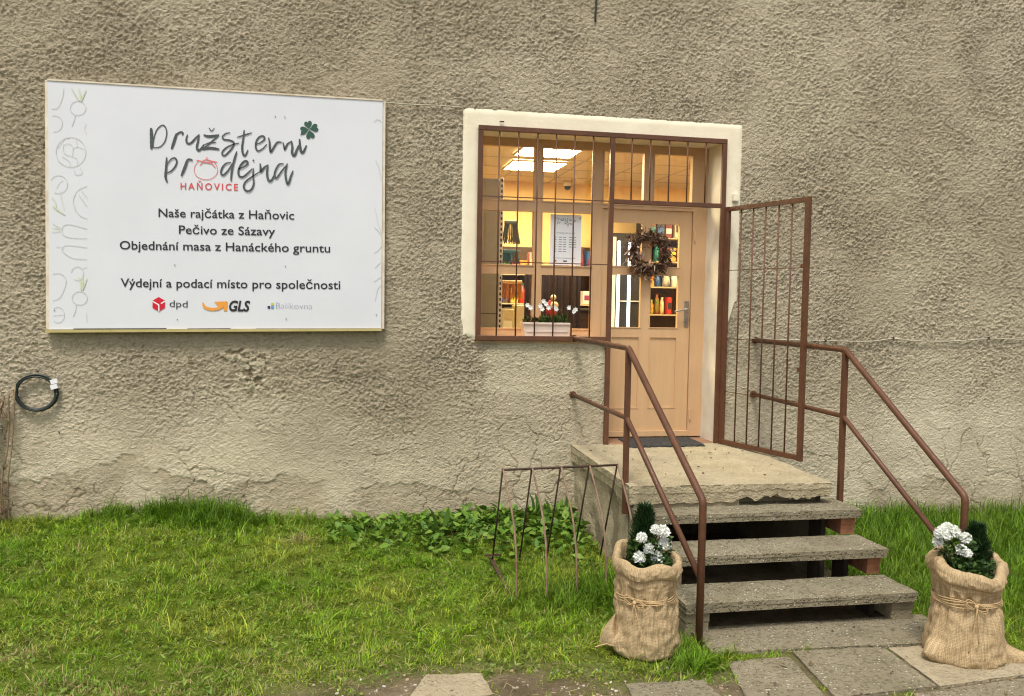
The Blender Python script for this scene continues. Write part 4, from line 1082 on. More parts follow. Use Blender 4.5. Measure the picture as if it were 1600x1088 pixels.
support('concrete_block', 2.10, 2.26, -2.47, -2.17, .0, .1475, MT['block'], 'grey concrete block under the left end of the lowest step', 'block', 'blocks under the steps')
slabs = [([(2.15, -2.765), (3.80, -2.845), (3.83, -2.38), (2.15, -2.38)], 'long concrete paving slab against the lowest step', MT['paving'], .018),
 ([(2.03, -3.55), (2.49, -3.55), (2.585, -2.87), (2.185, -2.88)], 'concrete paving slab left of the gap with grass before the steps', MT['paving'], .010),
 ([(2.55, -3.41), (3.185, -3.37), (3.225, -2.832), (2.635, -2.808)], 'dark concrete paving slab in the middle in front of the steps', MT['paving'], .014),
 ([(3.20, -3.372), (3.93, -3.295), (3.97, -2.862), (3.25, -2.838)], 'light concrete paving slab under the right burlap sack', MT['palestone'], .012),
 ([(2.92, -4.05), (3.88, -3.98), (3.86, -3.335), (2.99, -3.425)], 'concrete paving slab in the lower right corner in front of the right sack', MT['paving'], .012),
 ([(2.50, -4.05), (2.90, -4.05), (2.965, -3.47), (2.545, -3.455)], 'grass edged paving slab at the bottom edge before the dark middle slab', MT['paving'], .008),
 ([(1.45, -3.6), (1.99, -3.56), (1.955, -3.085), (1.51, -3.065)], 'flat grey paving slab below the left burlap sack', MT['paving'], .008),
 ([(.24, -3.25), (.83, -3.25), (.77, -2.79), (.45, -2.76)], 'pale worn paving slab lying in bare soil at the lawn edge', MT['palestone'], .004)]
for k, (q, lab, mt, z) in enumerate(slabs):
    c = np.mean(np.array(q), axis=0)
    o = slab_mesh('paving_slab', q, z, .05, mt, None, .03, .008 if k != 7 else .045, 50+k*7, loc=(c[0], c[1], z)); tag(o, lab, 'paving slab', 'paving slabs before the steps')

# door mat
dmx = thing('door_mat', 'dark rubber door mat with scalloped edge in front of the shop door', 'mat', (2.85, .0, .80))
m = MB(); cs = [at(966, 684, .27), at(1078, 681.5, .27), at(1101, 697, -.22), at(986, 700, -.22)]
MQ = [(2.53, .255), (3.235, .26), (3.215, -.19), (2.49, -.205)]
V = []; F = []; nn = 60; mm_ = 36
for j in range(mm_+1):
    for i in range(nn+1):
        u, v = i/nn, j/mm_
        p = (np.array(MQ[0])*(1-u)+np.array(MQ[1])*u)*(1-v)+(np.array(MQ[3])*(1-u)+np.array(MQ[2])*u)*v
        e = i in (0, nn) or j in (0, mm_)
        sc = .008*math.sin(u*70)*(1 if j in (0, mm_) else 0)
        V.append((p[0], p[1]+sc, .8005+(.012 if not e else 0)+.0035*math.sin(u*95)*math.sin(v*60)*(0 if e else 1)))
for j in range(mm_):
    for i in range(nn): q = j*(nn+1)+i; F.append((q, q+nn+1, q+nn+2, q+1))
mesh_from('mat_sheet', V, F, MT['rubber'], dmx)

# ------------------------------------------------------------------ wreath on the door
def bits_mesh(name, items, mat, parent=None, kind=None, loc=None):
    """items: (base, tip, width, tint, curl): small folded leaves"""
    n = len(items)
    B = np.array([i[0] for i in items]); T = np.array([i[1] for i in items]); W = np.array([i[2] for i in items])[:, None]; C = np.array([i[3] for i in items]); K = np.array([i[4] for i in items])[:, None]
    d = T-B; L = np.linalg.norm(d, axis=1, keepdims=True)+1e-9; d = d/L
    ref = np.tile(np.array([[0, 0, 1.]]), (n, 1)); bad = np.abs(d[:, 2]) > .93; ref[bad] = (1, 0, 0)
    s = np.cross(d, ref); s /= np.linalg.norm(s, axis=1, keepdims=True); nn = np.cross(s, d)
    rot = rng.uniform(-.9, .9, (n, 1)); s2 = s*np.cos(rot)+nn*np.sin(rot); n2 = -s*np.sin(rot)+nn*np.cos(rot)
    M1 = B+d*L*.35+n2*K*.5*L; M2 = B+d*L*.72+n2*K*.45*L
    V = np.stack([B, M1+s2*W*.5+n2*W*.12, M1-n2*W*.05, M1-s2*W*.5+n2*W*.12, M2+s2*W*.36+n2*W*.1, M2-n2*W*.03, M2-s2*W*.36+n2*W*.1, T-n2*K*.2*L], 1)
    o = np.arange(n)[:, None]*8
    Q = np.concatenate([o+np.array([[1, 4, 5, 2]]), o+np.array([[2, 5, 6, 3]])]); Tt = np.concatenate([o+np.array([[0, 1, 2]]), o+np.array([[0, 2, 3]]), o+np.array([[4, 7, 5]]), o+np.array([[5, 7, 6]])])
    return mesh_from(name, V.reshape(-1, 3), [Q, Tt], mat, parent, True, attrs={'tint': np.repeat(C, 8, axis=0)}, loc=loc)
wr = thing('door_wreath', 'dark dried twig wreath hanging on the door over the panes', 'wreath', (2.79, .29, 2.54))
WC = np.array([2.795, .272, 2.54]); WR = .155
m = MB()
for k in range(14):
    ph = rnd.uniform(0, 6.28); pts = []
    for j in range(33):
        a = ph+2*math.pi*j/32; rr = WR+.028*math.sin(a*3+k)+rnd.uniform(-.006, .006)
        pts.append(WC+np.array([rr*math.cos(a), .020*math.sin(a*4+k*1.7), rr*math.sin(a)]))
    m.tube(pts, .005, 5, False)
m.build('twig_ring', simple('dark twig', (.09, .05, .03), .85, var=.4, vscale=40), wr, True)
items = []
for k in range(760):
    a = rnd.uniform(0, 6.28); rr = WR+rnd.gauss(0, .036); b = WC+np.array([rr*math.cos(a), rnd.uniform(-.035, .012), rr*math.sin(a)])
    dr = np.array([math.cos(a+rnd.uniform(-1.9, 1.9)), rnd.uniform(-.7, .2), math.sin(a+rnd.uniform(-1.9, 1.9))]); dr /= np.linalg.norm(dr)
    L = rnd.uniform(.035, .08); c = tuple(1.5*v for v in rnd.choice([(.05, .028, .018), (.09, .05, .035), (.12, .07, .05), (.16, .10, .085), (.07, .045, .022), (.12, .04, .03), (.28, .21, .15), (.22, .14, .10), (.17, .11, .05)]))
    items.append((b, b+dr*L, rnd.uniform(.012, .028), c, rnd.uniform(-.2, .3)))
bits_mesh('dried_leaves', items, MT['twig'], wr)

# ------------------------------------------------------------------ flower trough on the sill
tr = thing('flower_trough', 'cream plastic flower trough on the window sill behind the grille', 'planter', (1.775, .12, OZW+.012))
TZ0 = OZW+.013
m = MB()
def trough(m, z0, z1, xa, xb, ya, yb, grow, wall=None):
    V = [(xa+grow, ya+grow, z0), (xb-grow, ya+grow, z0), (xb-grow, yb-grow, z0), (xa+grow, yb-grow, z0), (xa, ya, z1), (xb, ya, z1), (xb, yb, z1), (xa, yb, z1)]
    w = .012
    V += [(xa+w, ya+w, z1), (xb-w, ya+w, z1), (xb-w, yb-w, z1), (xa+w, yb-w, z1), (xa+w, ya+w, z1-.03), (xb-w, ya+w, z1-.03), (xb-w, yb-w, z1-.03), (xa+w, yb-w, z1-.03)]
    m.add(V, [(3,2,1,0),(0,1,5,4),(1,2,6,5),(2,3,7,6),(3,0,4,7),(4,5,9,8),(5,6,10,9),(6,7,11,10),(7,4,8,11),(8,9,13,12),(9,10,14,13),(10,11,15,14),(11,8,12,15)])
trough(m, TZ0, TZ0+.128, 1.563, 1.995, .05, .20, .014)
m.build('box', MT['planter'], tr)
m = MB()
m.box(1.555, 2.003, .043, .0495, TZ0+.112, TZ0+.130, .002); m.box(1.590, 1.97, .0535, .0575, TZ0+.045, TZ0+.06)
m.build('rim', MT['planter'], tr)
m = MB(); m.box(1.578, 1.98, .065, .185, TZ0+.085, TZ0+.105); m.build('potting_soil', MT['soil'], tr)
items = []
for k in range(260):
    b = np.array([rnd.uniform(1.585, 1.975), rnd.uniform(.07, .18), TZ0+.10]); dr = np.array([rnd.uniform(-.6, .6), rnd.uniform(-.6, .4), rnd.uniform(.5, 1)]); dr /= np.linalg.norm(dr)
    b = b+np.array([0, 0, rnd.uniform(0, .05)])
    c = rnd.choice([(.03, .06, .012), (.05, .09, .018), (.02, .04, .01), (.09, .13, .03)] + ([(.12, .02, .04)] if b[0] < 1.68 else []))
    items.append((b, b+dr*rnd.uniform(.03, .09), rnd.uniform(.008, .022), c, .1))
tp = thing('trough_plant', 'low green plants with small white flowers growing in the trough', 'plant', (1.775, .12, TZ0+.1))
bits_mesh('foliage', items, MT['leaf'], tp)
for (fx, fy) in ((824, 477), (829, 481), (844, 478), (849, 471), (853, 475), (857, 481), (866, 480), (869, 483), (889, 481), (896, 487), (899, 484), (847, 483)):
    c = at(fx, fy, .07)
    m = MB()
    for k in range(6):
        a = k*math.pi/3+fx; r = .025; d = np.array([math.cos(a), -.25, math.sin(a)]); s = np.array([-math.sin(a), 0, math.cos(a)])
        m.add([c, c+d*r*.5+s*r*.38, c+d*r, c+d*r*.5-s*r*.38], [(0, 1, 2, 3)])
    m.build('flower', MT['petal'], tp)

# ------------------------------------------------------------------ burlap sacks and what grows in them
def sack(name, label, cx, cy, r0, H, prof, seed, lobes, tie_z, tie_label, bow, front, tilt=.045):
    t = thing(name, label, 'sack', (cx, cy, .0), 'burlap sacks with flowers beside the steps')
    nt_, V, F, W = 160, [], [], []
    P = catmull([np.array(p, float) for p in prof], 7)
    rr = random.Random(seed); acc = 0
    for i, (r, z) in enumerate(P):
        if i: acc += math.hypot(r-P[i-1][0], z-P[i-1][1])
        for j in range(nt_):
            th = 2*math.pi*j/nt_
            nz = float(fbm(np.array(math.cos(th)*2.2+seed), np.array(math.sin(th)*2.2+z*4.), seed, 3))
            tie = math.exp(-((z-tie_z)/.085)**2)
            up_ = float(sstep(tie_z-.02, H, z))
            fold = .011*math.sin(th*17+seed+2*math.sin(th*2))*tie + .006*math.sin(th*9+seed*2+z*6)*(tie*.6+.55*(1-up_))+.009*math.sin(th*6+seed-z*4)*(.5+float(perlin(np.array(th*1.3), np.array(z*5.), seed+6)))
            wr_ = .009*float(perlin(np.array(th*2.2+seed), np.array(z*22.), seed+2))*(.4+.6*math.exp(-((z-.10)/.14)**2))
            cr_ = 1-abs(float(perlin(np.array(th*2.6+nz*2), np.array(z*11.+math.sin(th*3)), seed+12))); cr2 = 1-abs(float(perlin(np.array(th*5.5-z*6), np.array(z*5.+th), seed+14)))
            a = r*(1+.08*nz)+(fold+wr_+.008*(cr_**6-.2)+.009*(cr2**7-.2)*(1-.6*up_))*(1 if r > .05 else 0)
            for (l0, wd, hgt, am, zc_) in lobes:
                dth = (th-l0+math.pi) % (2*math.pi)-math.pi
                a += am*math.exp(-(dth/wd)**2)*math.exp(-((z-zc_)/hgt)**2)*(1 if r > .1 else 0)
            zz = z + tilt*math.sin(th)*up_ - .012*up_ + .014*math.sin(th*2+seed)*up_ + .012*math.sin(th*5+seed*3)*up_ + .01*nz*up_
            if z < .02: zz = z
            if z > tie_z+.1: a *= 1+.035*math.sin(th*4+seed)+.02*math.sin(th*7+seed*2)
            V.append((cx+a*math.cos(th), cy+a*math.sin(th)*.93, zz)); W.append((th*r0, acc, 0))
    n = len(P)
    for i in range(n-1):
        for j in range(nt_): F.append((i*nt_+j, i*nt_+(j+1) % nt_, (i+1)*nt_+(j+1) % nt_, (i+1)*nt_+j))
    mesh_from('cloth', V, F, MT['burlap'], t, True, attrs={'weave': np.array(W)})
    rt = r0*.915
    def ringpt(a, z, k=0): 
        nz = .004*math.sin(a*7+k)
        return (cx+(rt+.008+nz)*math.cos(a), cy+(rt+.008+nz)*math.sin(a)*.93, z)
    tw = MB()
    for k, dz in enumerate((-.012, .0, .011, .02)):
        tw.tube([ringpt(2*math.pi*j/48, tie_z+dz+.006*math.sin(2*math.pi*j/48*3+k), k) for j in range(49)], .0034, 6, False)
    tw.build('twine', MT['twine'], t, True)
    ba = bow
    c = np.array([cx+(rt+.016)*math.cos(ba), cy+(rt+.016)*math.sin(ba)*.93, tie_z+.005]); s = np.array([-math.sin(ba), math.cos(ba), 0]); o = np.array([math.cos(ba), math.sin(ba), 0])
    if s[0] < 0: s = -s
    bw = MB()
    for sx, zr in ((-1, .012), (1, -.022), (-1, .03), (1, -.005)):
        pts = []
        for k in range(17):
            a = 2*math.pi*k/16; q = .5*(1-math.cos(a)); pts.append(c+s*sx*.058*q+np.array([0, 0, .020*math.sin(a)+zr*q])+o*.013*math.sin(a/2))
        bw.tube(pts, .0030, 5, False)
    for sx, ln in front:
        pts = [c+s*sx*.05*q+np.array([0, 0, -ln*q])+o*(.014+.016*math.sin(q*3)) for q in np.linspace(0, 1, 12)]
        bw.tube(pts, .0028, 5)
    bw.sphere(c+o*.008, .013, 8, 6)
    bw.build('bow', MT['twine'], t, True)
    return t
def sack_soil(cx, cy, z, r, t):
    m = MB(); m.lathe((cx, cy, z-.02), [(r, 0), (r, .015), (r*.5, .03), (.01, .032)], 24); m.build('potting_soil', MT['soil'], t, True)
prof1 = [(.02, .003), (.14, .003), (.172, .012), (.186, .06), (.184, .16), (.181, .26), (.170, .345), (.178, .42), (.185, .48), (.182, .520), (.196, .515), (.206, .545), (.203, .585), (.186, .607), (.166, .60), (.155, .57), (.150, .53), (.148, .49)]
S1 = sack('burlap_sack', 'upright burlap sack on the grass left of the steps, tied with twine', 1.765, -2.655, .188, .60, prof1, 5, [(math.radians(198), .16, .05, .05, .08), (math.radians(-15), .3, .05, .02, .06)], .345, '', math.radians(232), [(-.1, .12), (1.6, .24)])
sack_soil(1.765, -2.655, .50, .148, S1)
# the sewn corner that sticks out at the lower left
V = []; F = []
for i in range(9):
    for j in range(7):
        u, v = i/8, j/6
        p = at(966-v*(6+22*math.sin(min(1, u*1.15)*1.5)), 962+48*u-4*v, -2.64-.05*math.sin(v*3+u)-.03*u)
        V.append(tuple(p+np.array([0, .012*math.sin(v*5+u*3), 0])))
for i in range(8):
    for j in range(6): q = i*7+j; F.append((q, q+1, q+8, q+7))
mesh_from('corner_flap', V, F, MT['burlap'], S1, True, attrs={'weave': np.array([(i/8*.2, j/6*.1, 0) for i in range(9) for j in range(7)])})
m = MB(); m.tube([at(930, 1011, -2.72), at(940, 1008, -2.73), at(948, 1006, -2.72), at(954, 1009, -2.72)], .004, 5)
m.build('loose_thread', MT['twine'], S1)
prof2 = [(.02, .003), (.18, .003), (.212, .012), (.222, .06), (.212, .16), (.192, .27), (.166, .365), (.178, .43), (.190, .485), (.188, .515), (.205, .505), (.218, .535), (.214, .580), (.192, .604), (.168, .600), (.156, .57), (.150, .53), (.147, .49)]
S2 = sack('burlap_sack', 'slouching burlap sack with flared corner on the paving right of the steps', 3.63, -3.02, .198, .60, prof2, 8, [(math.radians(-22), .22, .05, .20, .02), (math.radians(190), .3, .06, .07, .06), (math.radians(20), .35, .06, .035, .56)], .365, '', math.radians(248), [(-.7, .27), (.35, .21), (-.3, .1)])
sack_soil(3.63, -3.02, .50, .147, S2)

def conifer(label, c, r, h, n, seed):
    t = thing('dwarf_conifer', label, 'conifer', c, 'dwarf conifers in the sacks')
    rr = random.Random(seed); items = []
    m = MB(); m.tube([c, (c[0], c[1], c[2]+h*.8)], [.012, .004], 6); m.build('stem', simple('conifer bark', (.06, .04, .025), .9), t)
    for k in range(n):
        z = rr.random()**.9; a = rr.uniform(0, 6.283); rad = r*(1-.72*z**1.6)*math.sqrt(rr.random())*(1+.18*math.sin(a*3+z*9))
        b = np.array([c[0]+rad*math.cos(a), c[1]+rad*math.sin(a), c[2]+h*z*.9]); d = np.array([math.cos(a)*.55, math.sin(a)*.55, 1.0])+np.array([rr.gauss(0, .25), rr.gauss(0, .25), 0]); d /= np.linalg.norm(d)
        tint = rr.choice([(.018, .045, .014), (.03, .07, .02), (.045, .10, .028), (.012, .03, .01)])
        items.append((b, b+d*rr.uniform(.03, .055), .006, tint, .05))
    bits_mesh('needles', items, MT['leaf'], t)
conifer('dark green dwarf conifer at the back of the left burlap sack', (1.765, -2.60, .50), .090, .385, 3600, 3)
conifer('dark dwarf conifer at the back of the right burlap sack', (3.755, -2.93, .50), .085, .285, 3000, 4)

def flower_head(m, c, r, seed):
    rr = random.Random(seed); c = np.array(c)
    m.sphere(c, r*.62, 10, 7)
    n = 210
    r = r*1.1
    for k in range(n):
        zz = 1-2*(k+.5)/n; a = k*2.39996; s = math.sqrt(1-zz*zz); d = np.array([s*math.cos(a), s*math.sin(a), zz]); d += np.array([rr.gauss(0, .12) for _ in range(3)]); d /= np.linalg.norm(d)
        if d[2] < -.75: continue
        ref = np.array([0, 0, 1.]) if abs(d[2]) < .9 else np.array([1., 0, 0]); tx = np.cross(d, ref); tx /= np.linalg.norm(tx); ty = np.cross(d, tx)
        q = rr.uniform(0, 6.28); sx = tx*math.cos(q)+ty*math.sin(q); sy = np.cross(d, sx)
        w = r*rr.uniform(.12, .19); l = r*rr.uniform(.86, 1.08)
        m.add([c+d*r*.5, c+d*l*.8+sx*w+sy*w*.2, c+d*l+sy*w*.8, c+d*l*.8-sx*w+sy*w*.2], [(0, 1, 2, 3)])
def mum(label, heads, depth, c, lr, seed, leafbox, sx_, sy_, sr_):
    t = thing('chrysanthemum', label, 'flowers', c, 'white chrysanthemums in the sacks')
    rr = random.Random(seed); st = MB()
    for k, (x, y, r) in enumerate(heads):
        dp = depth+rr.uniform(-.03, .03); p = at(x, y, dp); m = MB(); flower_head(m, p, r, seed+k); m.build('flower_head', MT['petal'], t)
        st.tube([(c[0]+rr.uniform(-.03, .03), c[1]+rr.uniform(-.03, .03), c[2]), ((c[0]+p[0])/2, (c[1]+p[1])/2+.01, (c[2]+p[2])/2+.02), tuple(p)], .0028, 5)
    st.build('stem', simple('flower stem', (.05, .08, .02), .7), t)
    items = []
    for k in range(300):
        x, y = rr.uniform(leafbox[0], leafbox[2]), rr.uniform(leafbox[1], leafbox[3]); b = at(x, y, depth+rr.uniform(-.02, .12))
        d = np.array([rr.gauss(0, 1), rr.gauss(-.5, .7), rr.gauss(.4, .6)]); d /= np.linalg.norm(d)
        items.append((b, b+d*rr.uniform(.025, .05), rr.uniform(.014, .028), rr.choice([(.03, .07, .015), (.05, .11, .02), (.02, .045, .012), (.10, .16, .03)]), .12))
    for k in range(420):
        a = rr.uniform(0, 6.283); q = sr_*math.sqrt(rr.random()); b = np.array([sx_+q*math.cos(a), sy_+q*math.sin(a), .50+rr.uniform(0, .075)])
        d = np.array([rr.gauss(0, 1), rr.gauss(-.3, .8), rr.gauss(.5, .6)]); d /= np.linalg.norm(d)
        items.append((b, b+d*rr.uniform(.025, .05), rr.uniform(.016, .03), rr.choice([(.03, .07, .015), (.05, .11, .02), (.02, .045, .012), (.08, .14, .03)]), .12))
    bits_mesh('foliage', items, MT['leaf'], t)
mum('white chrysanthemums in the left burlap sack with heads spaced apart', [(1002.5, 840.8, .032), (1013.5, 858, .033), (999, 871.6, .036), (1026.5, 871.6, .040), (1036, 831, .040), (1024, 828, .030), (1038.5, 850, .040)], -2.72, (1.775, -2.68, .53), .1, 31, (984, 842, 1050, 893), 1.775, -2.655, .135)
mum('white chrysanthemums in the right burlap sack bunched over dark leaves', [(1471, 833, .040), (1489.6, 831.5, .040), (1480, 826, .036), (1465.5, 847, .031), (1509, 841.5, .035), (1501.7, 859.5, .034), (1512, 865, .027), (1476, 838, .034)], -3.02, (3.53, -3.03, .53), .1, 51, (1466, 842, 1528, 888), 3.63, -3.02, .135)

# ------------------------------------------------------------------ bicycle rack
rk = thing('bicycle_rack', 'rusty bicycle rack with curved bars standing in the grass left of the steps', 'bicycle rack', (1.53, -1.6, .05))
TX = [1.106, 1.317, 1.528, 1.740, 1.951]
m = MB(); m.tube([(TX[0]-.006, -1.5, .877), (TX[4]+.006, -1.5, .897)], .0085, 8); m.build('top_bar', MT['rust'], rk, True)
for k, x in enumerate(TX):
    zt = .877+.02*k/4
    m = MB(); m.tube([(x, -1.497, zt), (x+.004, -1.10, gz(x, -1.1)-.02)], .0068, 8); m.build('back_leg', MT['rust'], rk, True)
    m = MB(); m.tube(catmull([(x+.004, -1.503, zt), (x+.016, -1.60, .77), (x+.04, -1.70, .58), (x+.052, -1.765, .38), (x+.055, -1.79, .18), (x+.053, -1.80, -.02)], 4), .0076, 8); m.build('curved_bar', MT['rustlight'], rk, True)
m = MB(); m.bar((1.10, -1.10, .13), (1.14, -1.80, .045), .03, .006); m.build('ground_strap', MT['rust'], rk)
m = MB(); m.bar((1.05, -1.14, .16), (1.17, -1.15, .165), .02, .012); m.build('weld_lug', MT['rust'], rk)

# ------------------------------------------------------------------ cables, coil, small fittings on the wall
co = thing('cable_coil', 'coil of black cable with a white tag hung on the wall at left', 'cable coil', (-2.4, -.03, 1.3))
CC = at(57, 614, -.035); m = MB()
pts = []
for j in range(5*40+1):
    a = 2*math.pi*j/40; k = j/40; rr = .134+.006*math.sin(k*2.1)+.004*k
    pts.append((CC[0]+rr*1.02*math.cos(a), CC[1]-.010*math.sin(k*3)-.004, CC[2]+rr*.94*math.sin(a)))
m.tube(pts, .0072, 7); m.build('cable', MT['blackcable'], co, True)
m = MB()
for dz in (0, -.042):
    m.bar((CC[0]+.110, CC[1]-.02, CC[2]+.085+dz), (CC[0]+.160, CC[1]-.02, CC[2]+.10+dz), .012, .037)
m.build('tag', MT['paper'], co)
m = MB(); m.tube([(CC[0], -.0, CC[2]+.14), (CC[0], -.05, CC[2]+.145)], .006, 6); m.build('hook', MT['blackcable'], co)
def wire(name, label, pts, r, mat, sub=6):
    P = catmull([np.array(p, float) for p in pts], sub); m = MB(); m.tube(P, r, 6)
    return tag(m.build(name, mat, None, True, loc=pts[0]), label, 'cable')
wire('cable', 'black cable end hanging down the wall at the top edge', [at(932.5, -40, -.015), at(932, 0, -.018), at(930.5, 20, -.02), at(930, 34, -.012)], .0085, MT['blackcable'])
wire('cable', 'thin pale wire running from the sign to the window surround', [at(598, 160, -.02), at(640, 163.5, -.022), at(690, 165.5, -.022), at(724, 168.5, -.024)], .0052, MT['whitecable'])
cb = thing('cable', 'white clipped cable running right from the open gate along the wall', 'cable', tuple(at(1200, 531, -.02)))
m = MB(); m.tube(catmull([at(*p, -.024) for p in [(1165, 528), (1200, 530.5), (1262, 532), (1345, 534), (1372, 532.5), (1396, 529.5), (1430, 533), (1475, 533.8), (1518, 531.5), (1545, 529), (1575, 530), (1640, 532.5)]], 5), .0058, 6); m.build('wire', MT['whitecable'], cb, True)
for p in ((1396, 529.5), (1545, 529), (1290, 532.8)):
    c = at(*p, -.028); m = MB(); m.box(c[0]-.008, c[0]+.008, c[1]-.008, c[1]+.014, c[2]-.012, c[2]+.014, .002); m.build('clip', MT['blackcable'], cb)
c = at(1151, 309, -.04); jb = thing('junction_box', 'small cream junction box on the surround above the gate hinge', 'junction box', tuple(c))
m = MB(); m.box(c[0]-.030, c[0]+.026, -.040, -.012, c[2]-.03, c[2]+.035, .003); m.build('cover', MT['surround'], jb)
m = MB(); m.box(c[0]-.026, c[0]+.022, -.039, -.014, c[2]-.037, c[2]-.0305, .002); m.build('base', MT['whitecable'], jb)
c = at(784, 190.5, -.02); m = MB(); m.tube([(c[0]-.018, -.02, c[2]), (c[0]+.02, -.022, c[2]+.002)], .006, 6)
tag(m.build('wall_peg', MT['rust'], None, loc=c), 'small rusty peg in the cream band above the window', 'peg')
for (p, lab) in (((91, 676), 'short rusty nail in the bare wall below the cable coil'), ((57, 580), 'dark nail in the wall above the cable coil')):
    c = at(*p, -.02); m = MB(); m.tube([(c[0], .0, c[2]), (c[0]+.012, -.035, c[2]-.004)], .005, 6); tag(m.build('nail', MT['rust'], None, loc=c), lab, 'nail')
# dry climber at the left edge
dc = thing('dry_climber', 'dry brown climbing stalks against the wall at the left edge', 'plant', (-2.66, -.06, .25))
m = MB()
for k in range(6):
    x = -2.72+k*.025; m.tube(catmull([(x, -.05, .2), (x+rnd.uniform(-.03, .03), -.06, .55), (x+rnd.uniform(-.04, .05), -.06, .9), (x+rnd.uniform(-.02, .09), -.05, 1.1+.05*k)], 5), rnd.uniform(.006, .007), 6)
m.build('stalk', simple('dry stalk', (.34, .25, .14), .9, col2=(.16, .09, .05), vscale=9), dc, True)
items = []
for k in range(260):
    b = np.array([-2.68+rnd.gauss(0, .05), -.07+rnd.uniform(-.03, .03), rnd.choice([rnd.uniform(1.05, 1.28), rnd.uniform(.25, 1.2), rnd.uniform(.2, .6)])]); d = np.array([rnd.gauss(0, .6), rnd.gauss(-.2, .3), rnd.gauss(-.3, .7)]); d /= np.linalg.norm(d)
    items.append((b, b+d*rnd.uniform(.03, .09), rnd.uniform(.004, .012), rnd.choice([(.12, .09, .035), (.08, .07, .02), (.16, .07, .05), (.22, .16, .08)]), .2))
bits_mesh('withered_leaves', items, MT['twig'], dc)

# ------------------------------------------------------------------ grass, weeds, pebbles
def in_quad(x, y, q, grow=0.0):
    q = np.array(q, float); c = q.mean(0); q = c+(q-c)*(1+grow); r = np.ones(x.shape, bool)
    for k in range(4):
        a, b = q[k], q[(k+1) % 4]; r &= ((b[0]-a[0])*(y-a[1])-(b[1]-a[1])*(x-a[0])) > 0
    return r
def blocked(x, y, m=0.0):
    b = (x > 1.99-m) & (x < 3.60+m) & (y > -1.66-m)
    b |= (x > 2.04-m) & (x < 3.72+m) & (y > -2.50-m) & (y <= -1.6)
    for q, _, _, _ in slabs: b |= in_quad(x, y, q, -.02)
    b |= np.hypot(x-1.765, y+2.655) < .175
    b |= np.hypot(x-3.63, y+3.02) < .20
    return b
def tuft_boost(x, y):
    wallstrip = sstep(-.32, -.02, y)
    t = .0*x
    t = t + .75*np.exp(-(((x+1.5)/.55)**2))*sstep(-.6, -.05, y)*np.clip(.6+1.1*perlin(x*4, y*4, 19), .1, 1.3)
    t = t + 1.0*np.exp(-(((x+.95)/.25)**2+((y+.18)/.2)**2))
    t = t + .8*np.exp(-(((x-1.55)/.5)**2+((y+1.75)/.33)**2))
    t = t + 1.1*np.exp(-(((x-1.9)/.16)**2+((y+1.95)/.35)**2))
    t = t + .58*sstep(3.62, 3.75, x)*sstep(-1.6, -.9, y)*np.clip(.75+.5*perlin(x*2, y*2, 9), .2, 1.2)
    t = t + .75*sstep(3.7, 3.85, x)*sstep(-3.2, -2.0, y)
    t = t + .8*np.exp(-(((x-2.0)/.13)**2+((y+2.72)/.18)**2)) + .55*np.exp(-(((x-1.88)/.2)**2+((y+2.95)/.07)**2))
    t = t + .35*wallstrip
    return t
GREENS = np.array([(.19, .35, .02), (.26, .41, .022), (.35, .46, .035), (.15, .31, .02), (.42, .48, .06)])
